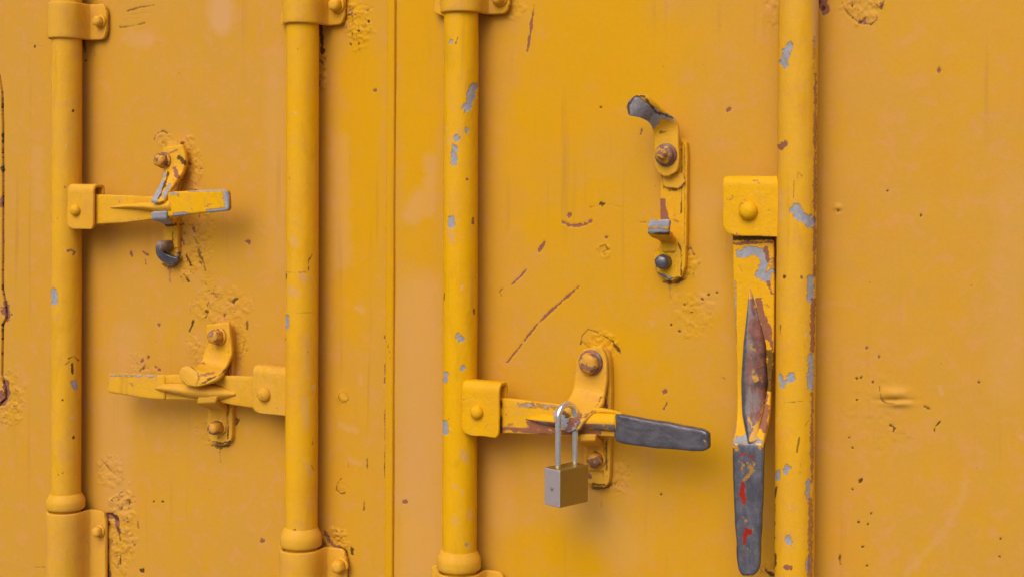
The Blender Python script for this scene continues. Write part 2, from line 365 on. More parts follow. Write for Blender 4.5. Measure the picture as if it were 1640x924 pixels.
def dots(kind, r, st, *pts): return [(kind, [p], r, st) for p in pts]
WALL_MARKS = (
    dots('rust', 4, .9, (1503, 113), (1167, 176), (1065, 627), (1098, 402), (912, 345), (397, 388), (648, 803), (420, 866)) +
    dots('rust', 2.6, .9, (903, 357), (911, 361), (920, 362), (929, 361), (938, 359), (945, 355), (972, 380), (210, 408), (228, 578), (238, 572),
         (230, 590), (250, 588), (255, 592), (255, 520), (1388, 557), (1408, 571), (600, 145), (617, 540)) +
    dots('dark', 2.0, .8, (1148, 468), (1135, 472), (1125, 479), (1096, 487), (1108, 500), (1075, 520), (1088, 530), (1365, 716), (1366, 783),
         (1395, 822), (1390, 838), (1375, 835), (1382, 875), (1388, 905), (1603, 862), (1601, 891), (1422, 306), (1342, 338), (1475, 345),
         (1568, 612), (1398, 611), (1379, 604), (1487, 653), (1058, 790), (260, 803), (55, 75), (331, 498), (962, 172), (590, 35), (575, 70),
         (562, 72), (575, 50), (565, 55), (560, 25), (1380, 35), (1365, 10), (1378, 768), (1372, 640), (1360, 700), (1372, 605), (137, 97), (205, 800), (246, 803)) +
    dots('dark', 4, .9, (965, 327), (228, 913), (1378, 769), (1310, 3), (1319, 14)) +
    dots('rust', 8, .9, (1316, 6), (1322, 16), (8, 632), (9, 500)) +
    dots('rust', 4, .8, (1378, 36), (1384, 35), (1412, 8)) +
    [('rust', [(901, 355), (912, 361), (928, 362), (940, 359), (948, 354)], 3.0, .62), ('rust', [(928, 458), (905, 478), (880, 500), (860, 520), (838, 548), (812, 580)], 1.9, .8),
     ('rust', [(890, 492), (872, 508)], 2.6, .9),
     ('rust', [(843, 432), (832, 445), (820, 456)], 1.6, .8),
     ('dark', [(805, 462), (800, 468), (804, 474)], 1.4, .5),
     ('rust', [(872, 388), (864, 402)], 2.2, .9), ('rust', [(1068, 645), (1063, 655)], 2.2, .9),
     ('rust', [(853, 22), (849, 55), (844, 84)], 2.2, .95), ('dark', [(855, 8), (853, 20)], 1.5, .5),
     ('rust', [(1028, 208), (1026, 216)], 1.5, .8), ('rust', [(1022, 357), (1034, 356)], 1.5, .6),
     ('dark', [(945, 332), (958, 330)], 1.2, .4), ('dark', [(972, 327), (1005, 333)], 1.2, .3),
     ('dark', [(1505, 675), (1498, 683), (1495, 695)], 1.6, .85), ('dark', [(1426, 680), (1433, 685), (1430, 692)], 1.6, .85),
     ('dark', [(1345, 888), (1346, 902)], 1.6, .8), ('dark', [(1480, 650), (1490, 655)], 1.6, .6),
     ('dark', [(1408, 618), (1412, 640), (1420, 645), (1432, 645)], 1.6, .55),
     ('dark', [(310, 514), (304, 530)], 1.8, .85), ('dark', [(334, 498), (330, 508)], 1.5, .7),
     ('rust', [(228, 404), (238, 409)], 2, .8), ('rust', [(210, 404), (212, 412)], 1.8, .9), ('rust', [(233, 415), (234, 424)], 1.5, .7),
     ('dark', [(203, 18), (225, 12), (246, 9)], 1.6, .55), ('dark', [(192, 44), (212, 42), (232, 37)], 1.4, .5),
     ('dark', [(205, 24), (240, 20)], 1.1, .3), ('dark', [(200, 32), (225, 29)], 1.1, .3),
     ('dark', [(55, 908), (72, 908)], 1.8, .5), ('dark', [(28, 66), (72, 76)], 1.0, .25),
     ('dark', [(546, 766), (540, 774), (538, 784), (546, 790), (553, 788)], 1.2, .6),
     ('dark', [(545, 628), (543, 636), (549, 645), (558, 640), (556, 630), (548, 627)], 1.1, .6),
     ('dark', [(588, 734), (588, 750)], 1.2, .6), ('dark', [(558, 738), (557, 748)], 1.2, .5), ('dark', [(583, 802), (582, 816)], 1.4, .6),
     ('dark', [(515, 60), (516, 84)], 3.2, .95), ('dark', [(515, 98), (518, 104)], 2.2, .6), ('dark', [(513, 130), (513, 138)], 2.2, .8),
     ('dark', [(930, 552), (932, 538), (942, 527), (960, 533), (982, 546), (992, 560), (993, 567)], 1.3, .7),
     ('dark', [(985, 553), (993, 564)], 2.0, .7),
     ('dark', [(1348, 4), (1352, 14), (1362, 26), (1378, 38), (1395, 40), (1404, 32)], 1.3, .65),
     ('dark', [(1398, 5), (1412, 14), (1416, 2)], 1.4, .6),
     ('dark', [(960, 396), (970, 392), (975, 400), (964, 404), (972, 410)], 1.1, .55),
     ('dark', [(1097, 448), (1106, 434), (1112, 440)], 1.3, .6), ('dark', [(985, 775), (990, 768), (995, 774)], 1.2, .5),
     ('dark', [(162, 735), (176, 752), (198, 768)], 1.2, .5), ('dark', [(208, 800), (205, 815)], 1.3, .6),
     ('rust', [(176, 826), (186, 828), (190, 850)], 4.0, .9), ('dark', [(172, 822), (180, 824), (187, 832)], 2.6, .95),
     ('dark', [(170, 832), (172, 924)], 1.8, .7), ('dark', [(188, 845), (192, 865)], 1.4, .6), ('dark', [(184, 890), (193, 888), (193, 902)], 1.3, .7),
     ('dark', [(220, 835), (221, 845)], 1.4, .5), ('rust', [(172, 905), (175, 924)], 3.4, .8),
     ('dark', [(543, 878), (555, 882), (556, 924)], 2.0, .7), ('dark', [(563, 878), (563, 886)], 2.6, .9), ('rust', [(520, 850), (528, 868), (545, 878)], 2.6, .8),
     ('dark', [(505, 845), (514, 862)], 2.0, .8),
     ('rust', [(617, 570), (616, 612)], 1.4, .8), ('rust', [(617, 655), (617, 705)], 1.8, .9), ('dark', [(617, 712), (616, 764)], 1.5, .75), ('dark', [(617, 770), (617, 924)], 1.0, .45),
     ('dark', [(618, 250), (617, 540)], 0.9, .25),
     ('pale', [(1548, 770), (1537, 808), (1512, 850), (1482, 885), (1452, 918)], 6, .34), ('pale', [(355, -8), (353, 18), (356, 34)], 18, 1.0),  # the last mark paints in a soft glare spot near the top left
     ('pale', [(215, 62), (235, 66)], 13, .5), ('pale', [(572, 492), (580, 498)], 5, .6), ('pale', [(578, 602), (578, 612)], 4, .4),
     ('pale', [(545, 680), (570, 690)], 5, .5), ('pale', [(560, 735), (575, 742)], 4, .5), ('pale', [(1044, 518)], 5, .5),
     ('pale', [(1505, 620), (1508, 630)], 4, .6), ('pale', [(1636, 700)], 4, .5), ('pale', [(640, 560), (640, 760)], 5, .2),
     ('dark', [(3, 148), (4.5, 200), (5, 300), (4.8, 400), (4, 462), (9, 490), (10, 508), (4, 520), (3, 600), (9, 622), (8, 638), (-4, 652)], 1.7, .8),
     ('dark', [(2, 270), (5, 275)], 3, .7), ('rust', [(4, 318), (2, 330)], 3, .7),
     ('rust', [(9, 485), (11, 512)], 4.5, .9), ('rust', [(9, 612), (12, 630), (4, 645)], 5.0, .9),
     ('dark', [(14, 640), (24, 650), (28, 660)], 1.2, .4),
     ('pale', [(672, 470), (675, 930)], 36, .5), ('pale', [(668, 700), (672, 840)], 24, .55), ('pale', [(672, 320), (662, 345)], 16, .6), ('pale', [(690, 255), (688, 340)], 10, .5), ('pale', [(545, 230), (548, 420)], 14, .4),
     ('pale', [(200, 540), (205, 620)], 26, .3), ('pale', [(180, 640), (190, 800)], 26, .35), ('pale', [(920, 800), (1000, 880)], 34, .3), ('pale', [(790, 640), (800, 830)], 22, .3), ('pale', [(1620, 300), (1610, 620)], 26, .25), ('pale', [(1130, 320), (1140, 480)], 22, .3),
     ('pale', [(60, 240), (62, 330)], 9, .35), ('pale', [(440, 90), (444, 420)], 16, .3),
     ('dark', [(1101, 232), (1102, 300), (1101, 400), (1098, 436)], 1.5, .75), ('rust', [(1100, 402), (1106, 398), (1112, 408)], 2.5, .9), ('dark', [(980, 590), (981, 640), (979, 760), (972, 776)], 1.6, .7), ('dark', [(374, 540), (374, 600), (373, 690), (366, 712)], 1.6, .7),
     ('dark', [(283, 300), (300, 262), (292, 236)], 1.5, .5), ('dark', [(268, 214), (262, 210), (252, 214)], 1.5, .6), ('dark', [(250, 216), (247, 224)], 1.5, .5), ('rust', [(296, 256), (300, 262)], 3.5, .8),
     ('dark', [(300, 410), (306, 425)], 2, .7), ('dark', [(318, 400), (326, 420), (330, 434)], 1.8, .6), ('dark', [(296, 440), (302, 450)], 2.2, .7), ('dark', [(312, 380), (318, 392)], 1.4, .6), ('rust', [(292, 384)], 3, .8), ('dark', [(375, 485), (380, 478), (372, 482)], 1.6, .7), ('dark', [(396, 515), (396, 528)], 1.6, .6),
     ('dark', [(342, 470), (360, 472), (378, 490)], 1.1, .45), ('dark', [(372, 668), (382, 672), (378, 680)], 2.0, .7), ('dark', [(232, 585), (224, 594)], 1.4, .5), ('dark', [(392, 545), (388, 565)], 1.2, .4),
     ('dark', [(930, 545), (945, 556)], 1.3, .5),
     ('rust', [(1072, 452), (1073, 480)], 3.0, .40), ('rust', [(1084, 450), (1085, 468)], 2.0, .38), ('dark', [(950, 780), (966, 782), (978, 776)], 3.0, .55), ('dark', [(340, 712), (352, 716), (366, 713)], 3.0, .6), ('dark', [(1064, 452), (1080, 453), (1094, 448)], 3.0, .6), ('dark', [(262, 424), (274, 428), (284, 424)], 3, .6),  # dark smudges under the keepers paint in the shade below them
     ('rust', [(352, 718), (353, 742)], 2.2, .40), ('rust', [(962, 786), (963, 812)], 2.5, .40), ('rust', [(272, 430), (273, 452)], 2.4, .42), ('rust', [(150, 64), (151, 90)], 2.0, .40), ('dark', [(134, 66), (136, 84)], 3, .6), ('dark', [(513, 40), (514, 56)], 3, .7), ('dark', [(770, 22), (788, 26)], 2.5, .5), ('dark', [(1420, 700), (1450, 712)], 1.0, .25), ('dark', [(1240, 360), (1246, 372)], 3.5, .9), ('dark', [(1226, 912), (1240, 920)], 3, .9)])  # darks under the brackets and at the hanging handle's corner are painted shade

# rough, blistered patches: cx, cy, rx, ry, height mm, crackiness
ROUGH = [(300, 270, 22, 60, 1.3, .8), (264, 222, 18, 16, 1.2, .7), (300, 400, 38, 50, 1.2, .9), (330, 380, 18, 80, .7, .7), (352, 488, 52, 36, .9, .7),
         (375, 560, 24, 55, .8, .6), (312, 560, 22, 24, .9, .5), (572, 38, 27, 40, 1.3, .9), (176, 755, 24, 32, 1.0, .7), (192, 850, 26, 80, 1.5, .9),
         (962, 556, 30, 30, 1.3, .3), (1385, 12, 38, 30, 1.2, .6), (968, 402, 13, 15, 1.1, .6), (1115, 498, 40, 42, .6, .5), (1405, 660, 62, 66, .22, .3),
         (14, 640, 26, 50, 1.2, .6), (516, 112, 7, 34, 2.2, .7), (535, 862, 24, 22, 2.0, .9), (815, 12, 26, 28, .7, .5), (1236, 20, 14, 26, .7, .5),
         (990, 760, 26, 36, .8, .6), (1104, 425, 16, 26, 1.0, .8), (345, 690, 34, 26, .8, .6), (548, 636, 9, 11, .9, .5), (225, 590, 28, 26, .5, .5), (547, 778, 12, 14, .6, .4),
         (470, 20, 16, 30, .9, .4), (1230, 912, 18, 14, 1.0, .8)]
# richer (less faded) paint: cx, cy, rx, ry, amount
RICHER = [(580, 230, 48, 330, .85), (560, 760, 40, 260, .25), (672, 120, 45, 260, .85), (672, 380, 32, 160, .35), (970, 90, 170, 150, .8), (880, 260, 110, 160, .45), (1000, 430, 190, 160, .45),
          (1010, 640, 160, 110, .5), (850, 900, 60, 70, .5), (920, 870, 50, 70, .55), (1080, 900, 150, 90, .35), (1130, 750, 90, 90, .45), (1560, 40, 160, 120, .25),
          (1500, 480, 200, 300, .05), (660, 880, 40, 60, .35)]

def panel(name, x0, x1, dense0, dense1, y_off, parent):
    xs = np.concatenate([np.linspace(x0, dense0, 12)[:-1], np.arange(dense0, dense0 + .026, 0.00035), np.arange(dense0 + .026, dense1, 0.0011), np.linspace(dense1, x1, 12)[(1 if x1 > dense1 else 11):]]) if x0 < dense0 else \
         np.concatenate([np.arange(dense0, dense1, 0.0011), np.linspace(dense1, x1, 12)])
    zs = np.concatenate([np.linspace(ZB - .35, ZB, 10)[:-1], np.arange(ZB, ZT, 0.0011), np.linspace(ZT, ZT + .35, 10)])
    xs = np.concatenate([[xs[0]], xs, [xs[-1]]]); zs = np.concatenate([[zs[0]], zs, [zs[-1]]])
    nx, nz = len(xs), len(zs)
    X, Z = [a.ravel() for a in np.meshgrid(xs, zs)]
    P = np.stack([X, np.full_like(X, y_off), Z], 1)
    px, py = photo_xy(P)
    h = 0.0011 * fbm(X * 5 + 3, Z * 5, 5, 2) + 0.00022 * fbm(X * 26, Z * 26, 9, 2)
    wear_and_light = np.zeros((len(X), 4), np.float32)
    for i, (cx, cy, rx, ry, amp, ck) in enumerate(ROUGH):
        sel = np.nonzero((abs(px - cx) < rx * 1.5) & (abs(py - cy) < ry * 1.5))[0]
        if not len(sel): continue
        a, b = px[sel], py[sel]
        e = np.hypot((a - cx) / rx, (b - cy) / ry) + 0.45 * fbm(a / 14, b / 14, 31 + i, 3)
        mk = 1 - sstep(0.72, 1.0, e)
        n1 = fbm(a / 4.5, b / 4.5, 50 + i, 3); n2 = fbm(a / 8 + 9, b / 8, 80 + i, 4)
        h[sel] += mk * amp * 0.001 * (0.8 * n1 + 0.5 * np.sign(n2) * abs(n2) ** .35 + .3)
        crack = (1 - sstep(0.0, 0.085, abs(n2))) * mk * sstep(0.0, 0.5, fbm(a / 16, b / 16, 120 + i, 2) + 0.55 * ck)
        rim = (1 - sstep(0.0, 0.05, abs(e - 0.86))) * sstep(-.1, .5, fbm(a / 20, b / 20, 140 + i, 2))
        wear_and_light[sel, 2] = np.maximum(wear_and_light[sel, 2], np.maximum(crack * 0.55 * ck, rim * 0.35))
        wear_and_light[sel, 1] = np.maximum(wear_and_light[sel, 1], mk * 0.8 * ck * (fbm(a / 5, b / 5, 160 + i, 2) > 0.52))
    paint(wear_and_light, px, py, WALL_MARKS)
    # lumps, dents and the open joint at the far left
    def lump(cx, cy, rx, ry, amp):
        e = ((px - cx) / rx) ** 2 + ((py - cy) / ry) ** 2
        return amp * np.exp(-e)
    h += lump(1432, 630, 20, 8, .0032) + lump(1440, 646, 18, 5, .0025) - lump(1432, 640, 26, 2.5, .0015) + lump(1342, 333, 6, 5, .0014) - lump(1343, 338, 4, 2.5, .0012)
    h += lump(568, 40, 20, 30, .0012) + lump(548, 636, 8, 9, .001)
    groove = np.interp(py, [120, 148, 200, 300, 462, 490, 508, 520, 600, 622, 638, 652], [-2, 3, 4.5, 5, 4, 9, 10, 4, 3, 9, 8, -6])
    gm = (1 - sstep(1.0, 2.2, abs(px - groove))) * (py > 120) * (py < 655)
    h -= 0.007 * gm
    if name == 'panel_left':
        pass
    h -= 0.0006 * np.clip(wear_and_light[:, 1], 0, 1) + 0.0005 * np.clip(wear_and_light[:, 2], 0, 1)
    P[:, 1] -= h
    G = np.arange(nx * nz).reshape(nz, nx)
    for edge in (G[0], G[-1], G[:, 0], G[:, -1]): P[edge, 1] = 0.04
    tone = np.full(len(X), 0.10, np.float32)
    tone += np.where(px > 631, np.where(px > 1300, -.02, 0.12), np.where(px < 430, 0.0, .05))
    for cx, cy, rx, ry, am in RICHER:
        if cx < 635 and x1 > XSEAM + .01: continue
        if cx > 635 and x1 <= XSEAM + .01: continue
        e = np.hypot((px - cx) / rx, (py - cy) / ry)
        tone += am * (1 - sstep(0.45, 1.15, e + .25 * fbm(px / 60, py / 60, 7, 2)))
    tone = np.clip(tone, 0, .95)
    f = np.stack([G[:-1, :-1], G[:-1, 1:], G[1:, 1:], G[1:, :-1]], -1).reshape(-1, 4)
    return mesh_obj(name, P, f, M_WALL, parent, True, wear_and_light=wear_and_light, tone_arr=tone, origin=np.array([(x0 + x1) / 2, 0, .28]))

dl = empty("container_door", "left yellow container door carrying two locking bars, its edge strip lapping over the other door", "container door", Vector((XL - .1, .04, ZB - .35)))
panel("panel", XL - .35, XSEAM, XL, XSEAM, 0.0, dl)
dr = empty("container_door", "wide right-hand yellow container door with the padlocked handle and a plain pitted panel", "container door", Vector((XR + .1, .04, ZB - .35)))
panel("panel", XSEAM + .0003, XR + .45, XSEAM + .0003, XR, 0.0010, dr)

def box(name, x0, x1, d0, d1, z0, z1, mat, parent, bevel=.001, tone=.5):
    V = np.array([[x, -d, z] for x in (x0, x1) for d in (d0, d1) for z in (z0, z1)])
    F = [(0, 1, 3, 2), (4, 6, 7, 5), (0, 4, 5, 1), (2, 3, 7, 6), (0, 2, 6, 4), (1, 5, 7, 3)]
    return mesh_obj(name, V, fix_normals(V, F), mat, parent, False, tone, bevel=bevel)
box("edge_strip", at(618.5, 462, 0)[0], XSEAM + .0004, -.02, .0022, ZB - .34, ZT + .34, M_WALL, dl, .0020, .9)

# unseen ground under the container, added to light undersides and show in the lock
gv = np.array([[-30, 3, -1.25], [30, 3, -1.25], [30, -40, -1.25], [-30, -40, -1.25]], float)
gm, gN, gL, gB = nodes_of("yard_concrete")
gp = gN.new("ShaderNodeNewGeometry").outputs['Position']
gL.new(mixc(gN, gL, noise(gN, gL, gp, 3.0, 6, 0.6), (0.17, 0.165, 0.16), (0.24, 0.235, 0.22)), gB.inputs['Base Color'])
gB.inputs['Roughness'].default_value = .9
g_ = mesh_obj("ground", gv, [(0, 3, 2, 1)], gm, None, False)
g_['kind'] = 'structure'

# ------------------------------------------------------------------ shape builders
def catmull(P, n):
    P = np.asarray(P, float)
    Q = np.vstack([2 * P[0] - P[1], P, 2 * P[-1] - P[-2]])
    out = []
    for i in range(1, len(Q) - 2):
        p0, p1, p2, p3 = Q[i - 1:i + 3]
        for t in np.linspace(0, 1, n, endpoint=False):
            out.append(0.5 * ((2 * p1) + (p2 - p0) * t + (2 * p0 - 5 * p1 + 4 * p2 - p3) * t ** 2 + (3 * p1 - p0 - 3 * p2 + p3) * t ** 3))
    out.append(P[-1])
    return np.array(out)

def loft(name, sec, thick, mat, parent, tone=.5, n=8, nw=10, marks=None, r=.0012, lin=False, label=None, wob=0.0, fmat_fn=None):
    """plate that follows sections (left point, right point) given in world space; the points lie on its outer face"""
    Ls = np.array([s[0] for s in sec], float); Rs = np.array([s[1] for s in sec], float)
    if lin:
        k = np.linspace(0, len(sec) - 1, (len(sec) - 1) * n + 1)
        Ls = np.stack([np.interp(k, range(len(sec)), Ls[:, c]) for c in range(3)], 1)
        Rs = np.stack([np.interp(k, range(len(sec)), Rs[:, c]) for c in range(3)], 1)
    else:
        Ls, Rs = catmull(Ls, n), catmull(Rs, n)
    Cn = (Ls + Rs) / 2
    T = np.gradient(Cn, axis=0); T /= np.linalg.norm(T, axis=1)[:, None] + 1e-12
    Wv = Rs - Ls; Wl = np.linalg.norm(Wv, axis=1); Wn = Wv / (Wl[:, None] + 1e-12)
    Nn = np.cross(T, Wn); Nn /= np.linalg.norm(Nn, axis=1)[:, None] + 1e-12
    mid = len(Nn) // 3
    if Nn[mid] @ np.array([0.25, -1, 0.1]) < 0: Nn = -Nn
    r = min(r, thick * .45)
    rings = []
    for i in range(len(Cn)):
        w = Wl[i]; rr = min(r, w * .45)
        prof = [(rr + (w - 2 * rr) * t, 0) for t in np.linspace(0, 1, nw)]
        prof += [(w - rr + rr * math.sin(a), -rr + rr * math.cos(a)) for a in (.5, 1.05, math.pi / 2)]
        prof += [(w, -thick + rr)] + [(w - rr + rr * math.cos(a), -thick + rr - rr * math.sin(a)) for a in (.8, math.pi / 2)]
        prof += [(rr, -thick)] + [(rr - rr * math.sin(a), -thick + rr - rr * math.cos(a)) for a in (.8, math.pi / 2)]
        prof += [(0, -rr)] + [(rr - rr * math.cos(a), -rr + rr * math.sin(a)) for a in (.5, 1.05)]
        rings.append([Ls[i] + Wn[i] * a + Nn[i] * b for a, b in prof])
    rings = np.array(rings)
    def shrink(ring, Tn, k):
        c = ring.mean(0)
        return ring + (c - ring) / (np.linalg.norm(c - ring, axis=1)[:, None] + 1e-9) * r * k + Tn * r * (1 - (1 - k) ** 1)
    rings = np.concatenate([[shrink(rings[0], -T[0], .9)], rings, [shrink(rings[-1], T[-1], .9)]])
    m, k = rings.shape[:2]
    V = rings.reshape(-1, 3)
    if wob: V = V + (np.stack([fbm(V[:, 0] * 90, V[:, 2] * 90, 5 + j, 2) for j in range(3)], 1)) * wob
    F = []
    for i in range(m - 1):
        for j in range(k):
            a, b = i * k + j, i * k + (j + 1) % k
            F.append((a, b, b + k, a + k))
    F.append(tuple(reversed(range(k)))); F.append(tuple((m - 1) * k + j for j in range(k)))
    F = fix_normals(V, F)
    wear_and_light = None
    if marks:
        x, y = photo_xy(V)
        wear_and_light = np.zeros((len(V), 4), np.float32)
        front = np.array([(j < nw + 3) or j > k - 3 for j in range(k)] * m)
        paint(wear_and_light, x, y, marks, front)
    return mesh_obj(name, V, F, mat, parent, True, tone, wear_and_light, label=label)

def psec(*rows):
    """rows of (xl, yl, xr, yr, d) or with (dl, dr) -> world sections"""
    out = []
    for q in rows:
        d = q[4] if isinstance(q[4], tuple) else (q[4], q[4])
        out.append((at(q[0], q[1], d[0]), at(q[2], q[3], d[1])))
    return out

def round_poly(P, r, n=4):
    P = [np.array(p[:2], float) for p in P]; out = []
    for i, p in enumerate(P):
        a, b = P[i - 1], P[(i + 1) % len(P)]
        da, db = np.linalg.norm(a - p), np.linalg.norm(b - p)
        q = min(r, da * .45, db * .45)
        s, e = p + (a - p) / da * q, p + (b - p) / db * q
        for t in np.linspace(0, 1, n): out.append((1 - t) ** 2 * s + 2 * t * (1 - t) * p + t * t * e)
    return out

def plate(name, poly, d, thick, mat, parent, tone=.5, r=4, bevel=.0010, label=None, wobble=.6, marks=None):
    pts = round_poly(poly, r)
    # a little unevenness of hand-cut, heavily painted steel
    pts = [p + wobble * np.array([math.sin(i * 2.1 + p[0] * .31), math.cos(i * 1.7 + p[1] * .27)]) for i, p in enumerate(pts)]
    f = np.array([at(p[0], p[1], d) for p in pts]); b = f.copy(); b[:, 1] += thick
    n = len(f); V = np.vstack([f, b])
    F = [tuple(range(n)), tuple(reversed(range(n, 2 * n)))] + [(i, i + n, (i + 1) % n + n, (i + 1) % n) for i in range(n)]
    return mesh_obj(name, V, fix_normals(V, F), mat, parent, False, tone, bevel=bevel, label=label)

def lathe(name, axis_pt, axis, prof, mat, parent, tone=.5, seg=24, hexfrom=None, marks=None, wob=0.0, label=None, hexr=None):
    """prof: (radius, height along axis) ; hexfrom: indices of rings that are hexagonal"""
    A = np.array(axis, float); A /= np.linalg.norm(A)
    u = np.cross(A, [0, 0, 1.0]) if abs(A[2]) < .9 else np.array([1.0, 0, 0])
    u /= np.linalg.norm(u); v = np.cross(A, u)
    V = []
    for i, (rr, hh) in enumerate(prof):
        for j in range(seg):
            t = 2 * math.pi * j / seg
            q = rr
            if hexfrom and i in hexfrom:
                ph = (t + .3) % (math.pi / 3) - math.pi / 6
                q = rr * (.35 + .65 * math.cos(math.pi / 6) / math.cos(ph) / .93)
            V.append(np.array(axis_pt) + A * hh + (u * math.cos(t) + v * math.sin(t)) * q)
    V = np.array(V)
    if wob: V = V + np.stack([fbm(V[:, 0] * 150 + 7 * j, V[:, 2] * 150, 9 + j, 2) for j in range(3)], 1) * wob
    m = len(prof); F = []
    for i in range(m - 1):
        for j in range(seg):
            a, b = i * seg + j, i * seg + (j + 1) % seg
            F.append((a, b, b + seg, a + seg))
    F.append(tuple(reversed(range(seg)))); F.append(tuple((m - 1) * seg + j for j in range(seg)))
    F = fix_normals(V, F)
    wear_and_light = None
    if marks:
        x, y = photo_xy(V); wear_and_light = np.zeros((len(V), 4), np.float32); paint(wear_and_light, x, y, marks)
    return mesh_obj(name, V, F, mat, parent, True, tone, wear_and_light, label=label)

OUT = (0.0, -1.0, 0.0)
def bolt(px, py, d0, r, h, mat, parent, tone=.5, washer=True, stub=False, mat_w=None, axis=OUT):
    """hexagonal bolt seated on the plane d0, its head centre seen at (px, py)"""
    p = at(px, py, d0 + h); p[1] = -d0 * DS
    prof = [(r, 0), (r, h * .62), (r * .93, h * .85), (r * .72, h), (r * .3, h * 1.05)]
    hx = (0, 1, 2)
    if stub:
        prof = [(r, 0), (r, h * .55), (r * .9, h * .66), (r * .5, h * .68), (r * .5, h * 1.15), (r * .36, h * 1.25)]
    o = lathe("bolt", p, axis, prof, mat, parent, tone, 24, hx, wob=.0004)
    if washer:
        lathe("washer", p - np.array([0, .0, 0]), axis, [(r * 1.22, -.0005), (r * 1.24, .0018), (r * 1.12, .0028)], mat_w or M_HW, o, tone, 24, wob=.0003)
    return o

def rivet(px, py, d0, r, parent, tone=.6, h=.006, marks=None):
    p = at(px, py, d0 + h * .6); p[1] = -d0 * DS
    return lathe("rivet", p, OUT, [(r, -.001), (r * 1.02, h * .25), (r * .9, h * .62), (r * .62, h * .9), (r * .25, h)], M_HW, parent, tone, 20, wob=.0003)

